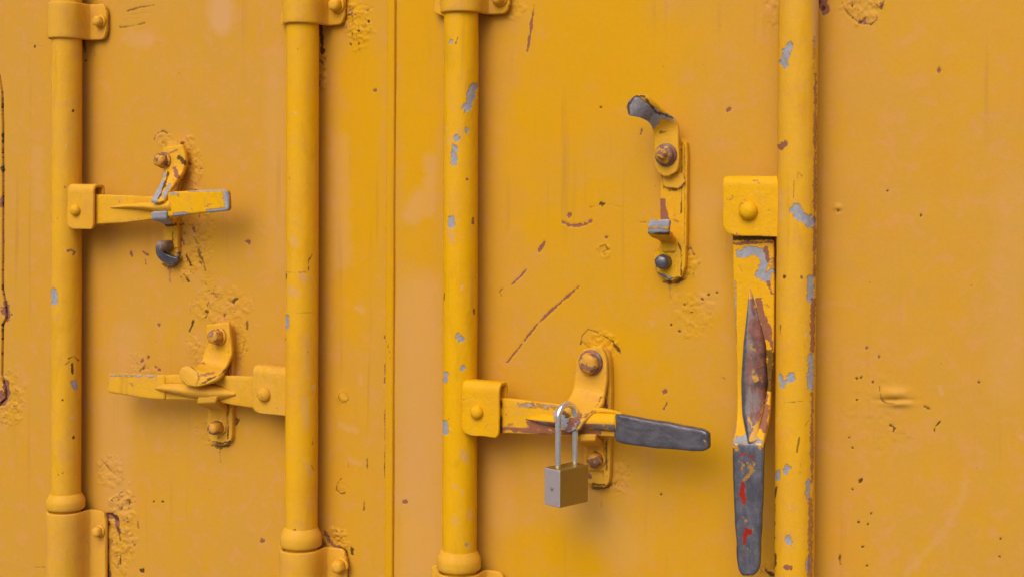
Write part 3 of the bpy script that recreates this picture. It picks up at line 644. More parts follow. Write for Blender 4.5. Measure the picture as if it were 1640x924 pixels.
# ------------------------------------------------------------------ locking bars
RODX = [-1.16107, -0.82488, -0.63390, -0.29865]
RR, RD = 0.0172, 0.030 * DS
for _i in range(4):       # measured for axes 30 mm off the doors; slide along the line of sight to the real stand-off
    _P = np.array([[RODX[_i], -0.030, .28]])
    _x, _y = photo_xy(_P)
    RODX[_i] = float(at(float(_x[0]), float(_y[0]), RD / DS)[0])
ROD_MARKS = [
    dots('dark', 2.2, .9, (117, 178), (100, 640), (118, 700)) + dots('dark', 1.6, .6, (93, 760), (100, 757), (104, 300), (92, 350)) +
    [('prim', [(87, 466), (87, 482)], 5, 1), ('prim', [(119, 612), (121, 620)], 4.5, 1), ('dark', [(116, 582), (116, 598)], 2.2, .95),
     ('dark', [(110, 574), (118, 570), (126, 577)], 1.2, .7), ('rust', [(108, 402), (114, 400), (120, 404), (116, 410)], 1.6, .8), ('dark', [(104, 584), (112, 578)], 1.0, .5)],
    [('prim', [(459, 508), (459, 524)], 3.0, 1), ('dark', [(455, 543)], 3, .9), ('pale', [(471, 384), (472, 392)], 5, .7), ('pale', [(484, 442), (488, 448)], 6, .7),
     ('pale', [(468, 466), (474, 470)], 7, .7), ('dark', [(500, 408), (494, 418), (494, 432)], 1.2, .6), ('rust', [(471, 850)], 3, .8), ('dark', [(458, 436), (492, 436)], 1.0, .5),
     ('dark', [(475, 501), (502, 500)], 1.0, .4), ('pale', [(490, 540), (492, 600)], 6, .3), ('pale', [(488, 640), (490, 680)], 6, .5), ('pale', [(492, 745), (497, 755)], 4, .5), ('pale', [(496, 805)], 4, .6),
     ('dark', [(502, 700), (500, 712)], 1.1, .5), ('dark', [(499, 745), (502, 752)], 1.1, .5), ('dark', [(457, 440), (457, 448)], 1.8, .8)],
    [('prim', [(758, 140), (754, 160), (748, 174)], 6.5, 1), ('prim', [(731, 222)], 4.5, 1), ('prim', [(748, 210)], 4, 1), ('pale', [(720, 226), (738, 214)], 6, .5), ('prim', [(728, 236), (727, 262)], 4.6, 1),
     ('prim', [(723, 350), (723, 360)], 4.5, 1), ('pale', [(720, 370), (724, 385)], 4, .7), ('prim', [(722, 67)], 3.2, .9), ('dark', [(730, 70), (733, 60)], 1.2, .6), ('prim', [(733, 538), (738, 543)], 4.6, .9),
     ('prim', [(742, 589)], 4, 1), ('prim', [(714, 598), (713, 610)], 3.6, 1), ('prim', [(710, 676), (714, 692)], 4.4, 1), ('pale', [(742, 725), (745, 735)], 6, .7), ('pale', [(728, 830), (730, 836)], 5, .5),
     ('rust', [(757, 350), (757, 358)], 2, .9), ('rust', [(748, 288)], 2.4, .8), ('pale', [(752, 820), (752, 826)], 5, .6), ('pale', [(740, 788)], 4, .6), ('pale', [(728, 778)], 4, .6), ('prim', [(748, 872)], 3, .6),
     ('dark', [(712, 470), (711, 480)], 1.4, .6), ('dark', [(759, 495), (759, 503)], 1.6, .7), ('dark', [(745, 790), (755, 800)], 1.0, .3)],
    [('prim', [(1266, 74), (1258, 88), (1255, 102)], 6.2, 1), ('rust', [(1250, 235), (1257, 231)], 5, .9), ('prim', [(1272, 336), (1284, 347), (1298, 355)], 8, 1), ('prim', [(1271, 330), (1276, 328)], 2, .9),
     ('prim', [(1299, 446), (1297, 480)], 5, 1), ('prim', [(1250, 603), (1253, 618)], 3.4, 1), ('prim', [(1267, 604)], 6.5, 1), ('prim', [(1256, 614), (1262, 608)], 2.4, 1), ('prim', [(1262, 748), (1257, 755)], 4.5, 1),
     ('prim', [(1245, 757), (1245, 766)], 4, 1), ('prim', [(1261, 861), (1263, 868)], 5, 1), ('rust', [(1258, 907), (1266, 908)], 4, .9), ('dark', [(1256, 443)], 2.6, .9), ('rust', [(1284, 444)], 2.4, .9), ('rust', [(1243, 185)], 2, .9),
     ('rust', [(1304, 60), (1303, 110)], 3.0, .4), ('rust', [(1306, 120), (1305, 300), (1304, 440)], 3.4, .49), ('pale', [(1306, 0), (1306, 70)], 5, .9),  # right-edge stripe: rust streak with the bar's shaded side painted in
     ('rust', [(1302, 480), (1301, 560)], 4.2, .52), ('prim', [(1299, 570), (1298, 620)], 4.5, .75), ('rust', [(1301, 630), (1300, 770)], 3.2, .49), ('prim', [(1295, 770), (1294, 796)], 3.6, .7),
     ('rust', [(1298, 800), (1297, 924)], 4.0, .49), ('prim', [(1295, 895), (1294, 912)], 3.6, .6), ('dark', [(1280, 700), (1276, 724)], 1.6, .6), ('dark', [(1282, 742), (1281, 758)], 1.3, .5), ('dark', [(1255, 645), (1285, 642)], 1.2, .5),
     ('dark', [(1276, 290), (1278, 276), (1284, 282)], 1.2, .5), ('dark', [(1272, 290), (1271, 318)], 1.1, .5), ('dark', [(1250, 520), (1250, 534)], 1.6, .6), ('dark', [(1244, 780), (1240, 800), (1240, 860)], 1.6, .8), ('dark', [(1240, 886), (1241, 905)], 2.6, .9),
     ('pale', [(1250, 310), (1252, 350)], 5, .5), ('dark', [(1290, 680), (1296, 672)], 1.2, .4)]]
ROD_TONE = [.45, .72, .95, .55]

def rod(i, parent, z0, z1):
    seg = 132
    zs = np.concatenate([[z0], np.arange(max(z0 + .02, ZB - .02), min(z1, ZT + .02), .0011), [z1]])
    th = np.linspace(0, 2 * math.pi, seg, endpoint=False)
    TH, Z = [a.ravel() for a in np.meshgrid(th, zs)]
    rr = RR + .00025 * fbm(TH * 2.2, Z * 40, 60 + i, 2)
    bow = .0006 * np.sin(Z * 4 + i)
    P = np.stack([RODX[i] + bow + rr * np.cos(TH), -RD + rr * np.sin(TH), Z], 1)
    x, y = photo_xy(P)
    nrm = np.stack([np.cos(TH), np.sin(TH), 0 * TH], 1)
    facing = ((CAM - P) * nrm).sum(1) > -0.02
    wear_and_light = np.zeros((len(P), 4), np.float32)
    paint(wear_and_light, x, y, ROD_MARKS[i], facing, 11 + i)
    n = len(zs); G = np.arange(n * seg).reshape(n, seg); Gn = np.roll(G, -1, 1)
    f = np.stack([G[:-1], Gn[:-1], Gn[1:], G[1:]], -1).reshape(-1, 4)
    P[:, 0] -= .0004 * wear_and_light[:, 0] * np.cos(TH); P[:, 1] -= .0004 * wear_and_light[:, 0] * np.sin(TH)
    tone = ROD_TONE[i] + .25 * fbm(TH * 1.5, Z * 14, 90 + i, 3)
    return mesh_obj("rod", P, f, M_ROD, parent, True, wear_and_light=wear_and_light, tone_arr=tone, origin=np.array([RODX[i], -RD, .28]))

def collar(i, parent, zb, h=.0175):
    k = h / .0175
    prof = [(RR + .0002, .0195 * k), (RR + .0012, .018 * k), (.0200, .0150 * k), (.0217, .0118 * k), (.0222, .0085 * k), (.0220, .0055 * k), (.0221, .002 * k), (.0208, 0), (RR, 0)]
    return lathe("collar", (RODX[i], -RD, zb), (0, 0, 1), prof, M_CAST, parent, ROD_TONE[i] * .5, 64, wob=.0002)

def hub(parent, x0, x1, z0, z1, df, tone, db=None, corner=.007, left_round=True, t=.004, fr=.009):
    db = df - .024 if db is None else db
    path = []
    def lr(k):  # x extents shrink over the rounded lower corners
        c = corner * (1 - math.sqrt(max(0, 1 - (1 - k) ** 2))) if k < 1 else 0
        return (x0 + c, x1 - c * (.4 if left_round else 1)) if left_round else (x0 + c, x1)
    rows = []
    for k in (.0, .15, .4, .7, 1.0):
        a, b = lr(k); rows.append((a, b, z0 + corner * k, df))
    for k in (.3, .6, .85): rows.append((x0, x1, z0 + corner + (z1 - fr - z0 - corner) * k, df))
    for a in np.linspace(0, math.pi / 2, 7): rows.append((x0, x1, z1 - fr + fr * math.sin(a), df - fr + fr * math.cos(a)))
    fb = .006
    for a in np.linspace(0, math.pi / 2, 6): rows.append((x0, x1, z1 - fb + fb * math.cos(a), db + fb - fb * math.sin(a)))
    for k in (.3, .7, 1): rows.append((x0, x1, z1 - fb + (z0 + .004 - z1 + fb) * k, db))
    sec = [(np.array([a, -d * DS, z]), np.array([b, -d * DS, z])) for a, b, z, d in rows]
    return loft("handle_hub", sec, t, M_HW, parent, tone, n=3, nw=10, lin=True, r=.0012, wob=.0003)

def ridge(name, path, hl, hr, hh, mats, parent, tone=.5, marks=None, n=6):
    """pressed rib: path of (px,py,d) crest foot points; hl/hr half widths and hh height (m) along it; two long faces"""
    C3 = np.array([at(*p) for p in path])
    k = len(path)
    C3 = catmull(C3, n); q = np.linspace(0, k - 1, len(C3))
    hl, hr, hh = [np.interp(q, range(k), a) for a in (hl, hr, hh)]
    T = np.gradient(C3, axis=0); T /= np.linalg.norm(T, axis=1)[:, None]
    Wn = np.cross(T, [0, -1.0, 0]); Wn /= np.linalg.norm(Wn, axis=1)[:, None]
    if abs(T[0][2]) > abs(T[0][0]):
        if Wn[0][0] < 0: Wn = -Wn
    elif Wn[0][2] > 0: Wn = -Wn           # 'left' side is the upper one on a horizontal bar
    V, F, fm = [], [], []
    prof = [(-1, 0), (-.8, .42), (-.5, .8), (-.16, 1), (.10, 1), (.25, .93), (.42, .84), (.6, .68), (.8, .42), (1, 0)]
    for i in range(len(C3)):
        for a, b in prof:
            V.append(C3[i] + Wn[i] * a * (hl[i] if a < 0 else hr[i]) + np.array([0, -1, 0]) * (b * hh[i]) + np.array([0, .001, 0]) * (1 - b))
    V = np.array(V); m = len(prof)
    for i in range(len(C3) - 1):
        for j in range(m - 1):
            F.append((i * m + j, i * m + j + 1, (i + 1) * m + j + 1, (i + 1) * m + j)); fm.append(0 if j < 3 else (1 if j > 3 else 2))
        F.append((i * m + m - 1, i * m, (i + 1) * m, (i + 1) * m + m - 1)); fm.append(0)
    F.append(tuple(reversed(range(m)))); fm.append(0); F.append(tuple((len(C3) - 1) * m + j for j in range(m))); fm.append(0)
    F2 = fix_normals(V, F)
    if len(mats) == 2: fm = [min(x, 1) if x < 2 else 0 for x in fm]
    wear_and_light = None
    if marks:
        x, y = photo_xy(V); wear_and_light = np.zeros((len(V), 4), np.float32); paint(wear_and_light, x, y, marks)
    return mesh_obj(name, V, F2, mats, parent, True, tone, wear_and_light, fmat=fm)

BAR_G = "locking bars down the container doors"
zcol = [at(105, 823, .052)[2], at(481, 884, .052)[2], at(735.5, 922, .052)[2], -.10]
zbot = [at(107, 60, .052)[2], at(486, 36, .052)[2], at(739, 18, .052)[2]]
bar_lab = ["far left yellow locking bar with short chipped handle pointing right at the upper left",
           "yellow locking bar just left of the door seam with an all-yellow handle pointing left",
           "bright yellow locking bar right of the seam whose grey-tipped handle is padlocked",
           "thickest-looking yellow locking bar on the right with a long handle hanging straight down"]
BAR = []
for i in range(4):
    b = empty("locking_bar", bar_lab[i], "locking bar", Vector((RODX[i], -RD, -.42)), BAR_G)
    BAR.append(b)
    rod(i, b, -.40, 1.02)
    if i < 3: collar(i, b, zcol[i] + .0012, (.0165, .0185, .0175)[i])

# --- handle on the far-left bar (points right)
b = BAR[0]
h = hub(b, at(107, 340, .0505)[0], at(149, 340, .0505)[0], at(128, 366, .0505)[2], at(128, 295, .0505)[2], .0505, .4)
rivet(119, 337, .0505, .0066, h, .7)
H = loft("handle", psec((136, 311, 136, 361, .042), (165, 312, 165, 359, .042), (200, 313, 200, 357, .042), (240, 315, 240, 352, .043), (262, 316, 262, 350, .046), (276, 314, 276, 349, .052)),
         .006, M_HW, b, .55, r=.0015, wob=.0003)
ridge("rib", [(178, 333, .042), (205, 331, .042), (235, 331, .043), (258, 332, .045), (276, 330, .051)], [.001, .004, .006, .007, .008], [.001, .003, .005, .007, .008], [.001, .005, .008, .009, .006],
      [M_HW, M_HW], H)
loft("grip", psec((270, 308, 270, 348, .054), (285, 307, 285, 346, .056), (320, 305, 320, 342, .057), (350, 304, 352, 339, .057), (361, 304, 363, 338, .057)), .007, M_HW, H, .85, r=.0022, wob=.0003,
     marks=[('prim', [(361, 308), (364, 334)], 4, 1), ('prim', [(335, 339), (358, 336)], 3, .9), ('prim', [(280, 345), (300, 344)], 3, .9), ('prim', [(274, 310), (285, 312)], 2, .8), ('prim', [(300, 306), (358, 305)], 1.6, .7), ('rust', [(330, 330), (340, 326)], 3, .5)])

# --- handle on the second bar (points left)
b = BAR[1]
h = hub(b, at(404, 625, .042)[0], at(462, 625, .042)[0], at(430, 662, .042)[2], at(430, 587, .042)[2], .042, .3, left_round=False)
rivet(421, 632, .042, .0075, h, .25, .007)
H = loft("handle", psec((250, 600, 250, 640, .044), (285, 600, 285, 640, .043), (310, 600, 310, 641, .042), (345, 602, 345, 643, .036), (380, 602, 380, 650, .034), (418, 603, 418, 655, .034)),
         .006, M_HW, b, .35, r=.0015, wob=.0003)
ridge("rib", [(248, 622, .046), (270, 621, .045), (310, 625, .042), (345, 628, .037), (378, 631, .034)], [.0015, .006, .008, .009, .002], [.0015, .006, .009, .010, .002], [.001, .008, .009, .010, .001],
      [M_HW, M_HW], H, .3)
loft("grip", psec((174, 598, 174, 629, .050), (195, 598, 195, 632, .050), (225, 599, 225, 637, .049), (252, 600, 252, 640, .047), (262, 600, 262, 640, .046)), .007, M_HW, H, .6, r=.002, wob=.0003,
     marks=[('prim', [(176, 600), (250, 601)], 1.4, .6)])

# --- padlocked handle on the third bar
b = BAR[2]
h = hub(b, at(739, 655, .0505)[0], at(799, 655, .0505)[0], at(768, 697, .0505)[2], at(768, 611, .0505)[2], .0505, .75)
rivet(762, 660, .0505, .0068, h, .8)
H = loft("handle", psec((785, 636, 785, 694, .041), (815, 638, 815, 694, .041), (850, 642, 850, 695, .041), (900, 648, 900, 696, .042), (945, 652, 945, 697, .043), (975, 656, 975, 699, .047), (990, 660, 990, 701, .054)),
         .006, M_HW, b, .6, r=.0015, wob=.0003,
         marks=[('rust', [(800, 686), (860, 690), (960, 693)], 4, .75), ('prim', [(830, 646), (900, 652)], 3, .5), ('rust', [(845, 676), (900, 684)], 5, .8), ('rust', [(800, 652), (830, 654)], 2, .4), ('dark', [(801, 640), (801, 690)], 3, .85)])  # dark strip beside the hub edge paints the shaded gap
ridge("rib", [(842, 670, .041), (865, 671, .041), (900, 673, .042), (945, 674, .043), (988, 676, .053)], [.001, .005, .0075, .0085, .009], [.001, .005, .0075, .0085, .009], [.001, .005, .008, .009, .006],
      [M_HW, M_RUST], H, .85)  # lower face in rust colour paints the rib's shaded underside
loft("grip", psec((986, 662, 986, 707, .056), (998, 664, 998, 711, .058), (1040, 672, 1040, 717, .059), (1090, 681, 1090, 721, .059), (1120, 686, 1120, 723, .059), (1130, 690, 1129, 721, .059)), .009, M_GALV, H, r=.0026, wob=.0006,
     label="bare dark grey grip, its paint worn off",
     marks=[('dark', [(990, 667), (1060, 678), (1125, 690)], 1.6, .6), ('pale', [(1128, 704), (1131, 708)], 2, .6)])

# --- handle hanging down on the right bar
b = BAR[3]
h = hub(b, at(1157, 330, .042)[0], at(1258, 330, .042)[0], at(1200, 377, .042)[2], at(1200, 282, .042)[2], .042, .95, left_round=True, corner=.010)
rivet(1197, 338, .042, .0082, h, .95, .0085)
H = loft("handle", psec((1173, 366, 1238, 366, .031), (1173, 400, 1239, 400, .031), (1175, 470, 1240, 470, .031), (1179, 560, 1239, 560, .032), (1180, 620, 1235, 620, .034), (1179, 668, 1231, 664, .044), (1174, 700, 1224, 700, .058), (1172, 715, 1222, 715, .061)),
         .006, M_HW, b, .8, n=34, nw=44, r=.0015, wob=.0002,
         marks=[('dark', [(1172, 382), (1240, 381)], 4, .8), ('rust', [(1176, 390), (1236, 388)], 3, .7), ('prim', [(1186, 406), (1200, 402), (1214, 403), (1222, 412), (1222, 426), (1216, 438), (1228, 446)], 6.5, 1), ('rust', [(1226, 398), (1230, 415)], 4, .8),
                ('prim', [(1228, 440), (1236, 434)], 4, .8), ('rust', [(1230, 452), (1236, 470)], 3, .7), ('rust', [(1184, 425), (1190, 440)], 1.5, .4), ('prim', [(1178, 450), (1178, 640)], 1.4, .5), ('rust', [(1232, 520), (1237, 560)], 3, .7), ('rust', [(1228, 650), (1224, 690)], 4, .7),
                ('prim', [(1180, 708), (1196, 700), (1214, 708)], 6, 1), ('prim', [(1204, 690)], 4, .9), ('prim', [(1174, 700), (1178, 680)], 2, .8), ('dark', [(1217, 566), (1234, 566), (1234, 622), (1217, 622)], 6, .7), ('rust', [(1215, 480), (1228, 540)], 6, .7), ('rust', [(1222, 630), (1220, 680)], 8, .7)])
ridge("rib", [(1201, 460, .031), (1201, 500, .031), (1199, 550, .032), (1197, 610, .034), (1198, 660, .042), (1202, 708, .060)], [.0008, .0025, .0045, .0055, .0055, .0035], [.0008, .008, .0165, .0190, .0155, .006], [.0006, .006, .010, .011, .009, .0015],
      [M_GALV, M_RUST, M_GALV], H, marks=[('dark', [(1219, 570), (1233, 568), (1233, 618), (1219, 618)], 6, .7), ('dark', [(1206, 520), (1204, 600)], 2.5, .4), ('pale', [(1226, 652), (1216, 680), (1206, 704)], 7, .9), ('pale', [(1228, 500), (1236, 540)], 4, .9),
      ('dark', [(1207, 553), (1210, 576)], 3, .8), ('dark', [(1206, 610), (1204, 622)], 3, .6), ('pale', [(1205, 592), (1208, 598)], 4, .7), ('dark', [(1194, 600), (1195, 690)], 1.6, .5), ('pale', [(1201, 462), (1200, 474)], 5, .9), ('rust', [(1222, 632), (1212, 672)], 6, .6)], n=16)
loft("grip", psec((1172, 708, 1223, 708, .060), (1172, 722, 1222, 722, .0615), (1174, 800, 1220, 800, .062), (1178, 870, 1217, 870, .062), (1180, 905, 1215, 905, .062), (1184, 917, 1211, 917, .062)), .008, M_GALVR, H, n=30, nw=34, r=.0026, wob=.0004,
     label="bare grey grip specked with red and yellow paint",
     marks=[('rust', [(1186, 728), (1194, 727)], 2.6, .9), ('rust', [(1202, 731), (1206, 731)], 2.6, .9), ('pale', [(1198, 742), (1204, 752), (1197, 762), (1193, 768)], 4, .6), ('pale', [(1184, 738), (1192, 745)], 2.4, .55),
            ('rust', [(1190, 775), (1188, 790), (1192, 802)], 4.2, .72), ('pale', [(1192, 782), (1188, 796)], 4, .45), ('pale', [(1190, 828), (1196, 834)], 3, .55), ('rust', [(1194, 845), (1192, 868)], 3.2, .7), ('rust', [(1194, 856), (1200, 852)], 4.5, .8),
            ('pale', [(1192, 875), (1202, 882)], 2.5, .5), ('rust', [(1192, 892)], 2, .6), ('dark', [(1173, 712), (1176, 800), (1182, 905)], 1.6, .5), ('pale', [(1175, 706), (1180, 718)], 4, .7), ('pale', [(1214, 704), (1218, 716)], 4, .7), ('pale', [(1207, 740), (1206, 756)], 4, .5), ('pale', [(1186, 745), (1190, 758)], 2.5, .5), ('pale', [(1188, 806), (1194, 812)], 2, .5), ('rust', [(1198, 800)], 2, .5), ('pale', [(1206, 846), (1204, 856)], 2, .5)])

# ------------------------------------------------------------------ guide brackets
BR_G = "bolted guide brackets holding the bars"
def saddle(i, z0, z1, xr_px, rh, lab, bolts, top, tone):
    X = RODX[i]
    e = empty("guide_bracket", lab, "bracket", Vector((X, 0, z0)), BR_G)
    yb = 32 if top else 900
    xr = at(xr_px, yb, .009)[0]
    fl = .009 * DS
    rows = [(X - .040, fl, 3), (X - rh - .006, fl, 0), (X - rh - .001, fl + .001, 0), (X - rh, fl + .006, 0)]
    for a in np.linspace(math.pi, 0, 17): rows.append((X + rh * math.cos(a), RD + rh * math.sin(a), 0))
    rows += [(X + rh, fl + .006, 0), (X + rh + .001, fl + .001, 0), (X + rh + .005, fl, 0)]
    cr = .007
    for k in np.linspace(0, 1, 6): rows.append((xr - cr + cr * math.sin(k * math.pi / 2), fl, cr * (1 - math.cos(k * math.pi / 2))))
    sec = []
    for x, d, c in rows:
        c = .004 if c == 3 else c
        sec.append((np.array([x, -d, z1 - c]), np.array([x, -d, z0 + c])))
    loft("strap", sec, .005 if rh < .021 else .0045, M_CAST, e, tone, n=3, nw=14, lin=True, r=.0016, wob=.0003)
    for (bx, by, d0, r, hgt, m) in bolts:
        bolt(bx, by, d0, r, hgt, m, e, tone, washer=hgt > .005)
    return e
tl = ["upper guide bracket on the far left locking bar, at the top edge", "upper guide bracket on the second bar, with a dark bolt hole at its left",
      "upper guide bracket on the padlocked bar, cut off by the top edge"]
bl = ["lower guide bracket on the far left bar, rusty beside its collar", "lower guide bracket under the collar of the second bar, with a bolted round ear",
      "lower guide bracket under the collar of the padlocked bar, barely in view"]
saddle(0, zbot[0], zbot[0] + .042, 168, .0212, tl[0], [(154, 34, .009, .0062, .010, M_CAST), (84, 33, .022, .004, .004, M_CAST)], True, .12)
saddle(1, zbot[1], zbot[1] + .042, 549, .0212, tl[1], [(534, 8, .009, .0068, .011, M_CAST), (456, 6, .022, .0038, .004, M_BOLT)], True, .4)
saddle(2, zbot[2], zbot[2] + .042, 813, .0212, tl[2], [(795, -4, .009, .0068, .011, M_CAST)], True, .5)
saddle(0, zcol[0] - .13, zcol[0] - .0012, 167, .0222, bl[0], [(153, 852, .009, .0060, .010, M_CAST), (79, 853, .024, .0036, .003, M_CAST)], False, .08)
saddle(1, zcol[1] - .13, zcol[1] - .0012, 552, .0222, bl[1], [(539, 908, .009, .0070, .012, M_CAST), (453, 910, .024, .0036, .003, M_CAST)], False, .3)
saddle(2, zcol[2] - .13, zcol[2] - .0012, 806, .0222, bl[2], [(792, 950, .009, .0068, .010, M_CAST)], False, .4)

# ------------------------------------------------------------------ handle keepers
KG = "handle keepers bolted to the doors"
# far left keeper
k = empty("handle_keeper", "keeper with a rusty bolt and turned grey latch flap over the upper left handle", "handle keeper", Vector(at(275, 424, 0)), KG)
plate("back_plate", [(268, 228), (288, 226), (297, 250), (298, 268), (288, 284), (284, 320), (284, 360), (284, 408), (280, 420), (268, 420), (262, 405), (262, 380), (262, 300), (260, 245)], .008, .010, M_HW, k, .3, 5, wobble=1.6)
loft("latch_flap", psec((260, 238, 292, 234, .017), (261, 254, 296, 256, .018), (262, 270, 291, 276, .021), (260, 283, 282, 290, .034), (252, 302, 270, 308, .050), (243, 318, 261, 322, .060), (241, 322, 256, 325, .061)), .006, M_HW, k, .45, r=.0018, wob=.0007, n=12, nw=16,
     marks=[('prim', [(259, 280), (253, 300), (243, 319)], 8, 1), ('dark', [(270, 276), (264, 296), (254, 318)], 2.2, .8), ('prim', [(272, 296), (262, 316)], 2.5, .9), ('rust', [(280, 270), (284, 284)], 4, .6), ('dark', [(286, 252), (296, 262)], 3.5, .8), ('rust', [(272, 246), (284, 240)], 3, .5)])
loft("support_lip", psec((266, 396, 284, 396, .010), (266, 376, 284, 376, .010), (264, 362, 283, 364, .014), (254, 356, 276, 356, .034), (243, 352, 268, 352, .052), (241, 342, 267, 341, .056)), .006, M_HW, k, r=.0014, wob=.0005, n=10, nw=14,
     marks=[('prim', [(241, 344), (268, 344)], 9, 1), ('prim', [(243, 354), (270, 356)], 6, 1), ('dark', [(262, 362), (284, 360)], 2.5, .8), ('dark', [(277, 372), (276, 396)], 1.5, .6)])
loft("bottom_hook", psec((248, 397, 255, 393, .022), (250, 409, 260, 402, .020), (260, 420, 270, 409, .017), (275, 425, 282, 412, .013), (284, 420, 286, 408, .011)), .005, M_GALV, k, r=.0014, wob=.0003)
bolt(254, 257, .019, .0076, .012, M_BOLTY, k, .4, mat_w=M_BOLTY)
bolt(258, 394, .010, .0060, .018, M_BOLT, k, .4, washer=False)

# keeper of the handle pointing left
k = empty("handle_keeper", "all-yellow keeper with a round-tipped flap over the handle pointing left", "handle keeper", Vector(at(350, 708, 0)), KG)
loft("back_plate", psec((342, 520, 358, 516, .008), (335, 530, 370, 526, .008), (334, 580, 372, 580, .008), (333, 640, 372, 640, .008), (332, 690, 371, 690, .008), (337, 705, 368, 706, .008), (346, 710, 360, 711, .008)), .010, M_HW, k, .3, n=16, nw=22, wob=.0004,
     marks=[('dark', [(363, 528), (366, 560), (366, 620), (365, 702)], 1.5, .7), ('dark', [(369, 545), (370, 640)], 1.2, .5), ('dark', [(340, 706), (356, 710), (368, 706)], 2, .7), ('rust', [(350, 700)], 3, .5)])
loft("latch_flap", psec((330, 522, 366, 518, .018), (330, 545, 369, 545, .018), (326, 565, 370, 568, .019), (322, 578, 362, 586, .024), (314, 585, 358, 597, .040), (303, 585, 346, 607, .054), (293, 587, 330, 615, .060), (287, 595, 314, 619, .062), (289, 606, 301, 617, .062)), .005, M_HW, k, .35, r=.0015, wob=.0003,
     n=12, nw=16, marks=[('dark', [(322, 615), (334, 608), (352, 600), (366, 586)], 2.0, .8), ('dark', [(306, 587), (316, 594), (319, 604), (314, 617)], 1.4, .65), ('rust', [(322, 600), (345, 596)], 3, .5), ('dark', [(366, 540), (367, 570)], 1.3, .6)])  # first dark line paints the shade along the curled underside
loft("support_lip", psec((338, 690, 362, 690, .010), (338, 668, 362, 668, .010), (334, 655, 361, 656, .016), (322, 650, 352, 650, .034), (316, 646, 346, 645, .046), (316, 638, 346, 637, .048)), .006, M_HW, k, .3, r=.0014, wob=.0003)
bolt(341, 540, .018, .0080, .014, M_BOLTY, k, .3, mat_w=M_BOLTY)
bolt(341, 686, .008, .0072, .016, M_BOLTY, k, .15)

# padlocked keeper
k = empty("handle_keeper", "keeper whose drooping flap is locked by the padlock over the grey-tipped handle", "handle keeper", Vector(at(958, 778, 0)), KG)
loft("back_plate", psec((946, 556, 964, 555, .009), (936, 565, 974, 566, .009), (936, 600, 978, 600, .009), (937, 660, 978, 660, .009), (934, 720, 977, 720, .009), (935, 764, 976, 766, .009), (948, 776, 970, 778, .009)), .011, M_HW, k, .4, n=16, nw=22, wob=.0004,
     marks=[('dark', [(970, 572), (972, 600), (972, 640)], 1.6, .7), ('dark', [(972, 655), (971, 700), (972, 768)], 1.4, .7), ('dark', [(966, 700), (966, 768)], 1.3, .5), ('dark', [(950, 775), (968, 776)], 2.4, .7), ('rust', [(968, 640), (972, 652)], 3.5, .8), ('rust', [(940, 756), (946, 764)], 3, .6)])
loft("latch_flap", psec((932, 562, 964, 558, .020), (922, 578, 970, 574, .020), (920, 600, 972, 604, .020), (917, 622, 968, 632, .022), (908, 640, 964, 646, .034), (893, 652, 946, 663, .052), (886, 660, 934, 676, .060), (887, 673, 926, 688, .062), (893, 684, 914, 691, .062)),
     .006, M_HW, k, .3, r=.0016, wob=.0004,
     n=14, nw=18, marks=[('prim', [(893, 660), (904, 676), (916, 688)], 8, .9), ('rust', [(922, 668), (912, 684)], 6, .8), ('dark', [(903, 661), (909, 665)], 4, .7), ('prim', [(926, 676)], 5, .7), ('dark', [(930, 664), (926, 680), (918, 690)], 3, .7), ('dark', [(963, 636), (950, 656), (936, 668)], 2, .6)])
loft("support_lip", psec((940, 752, 966, 752, .011), (940, 730, 966, 730, .011), (938, 716, 964, 716, .016), (928, 710, 958, 710, .034), (924, 706, 954, 706, .046), (924, 698, 954, 698, .048)), .006, M_HW, k, .35, r=.0014, wob=.0003)
bolt(941, 582, .020, .0098, .011, M_BOLTY, k, .25, mat_w=M_RUST)
bolt(950, 737, .009, .0075, .012, M_BOLTY, k, .25)

# open keeper
k = empty("handle_keeper", "empty open keeper with its grey-tongued flap swung up, below it a bare lip", "handle keeper", Vector(at(1075, 448, 0)), KG)
loft("back_plate", psec((1066, 226, 1094, 224, .008), (1059, 238, 1100, 236, .008), (1057, 300, 1100, 300, .008), (1057, 385, 1099, 385, .008), (1050, 400, 1098, 400, .008), (1047, 424, 1097, 428, .008), (1055, 440, 1091, 443, .008), (1066, 447, 1080, 448, .008)), .010, M_HW, k, .7, n=16, nw=26, wob=.0004,
     marks=[('dark', [(1092, 228), (1092, 300), (1091, 340)], 1.4, .7), ('dark', [(1096, 232), (1097, 300), (1096, 390)], 1.2, .5), ('dark', [(1084, 384), (1091, 402), (1091, 440)], 1.5, .75), ('dark', [(1080, 408), (1080, 432)], 1.0, .4), ('dark', [(1086, 404), (1086, 436)], 1.0, .4),
            ('rust', [(1061, 322), (1062, 350)], 5, .9), ('rust', [(1064, 340), (1070, 360)], 4.5, .85), ('dark', [(1060, 283), (1063, 300), (1075, 306), (1088, 303), (1094, 286)], 1.4, .7), ('prim', [(1056, 440), (1076, 446)], 2.4, .7), ('dark', [(1052, 436), (1072, 447), (1088, 444)], 1.6, .6), ('rust', [(1076, 372), (1084, 384)], 2, .5)])
plate("stop_block", [(1060, 280), (1094, 276), (1097, 292), (1088, 302), (1062, 300)], .012, .006, M_HW, k, .5, 4)
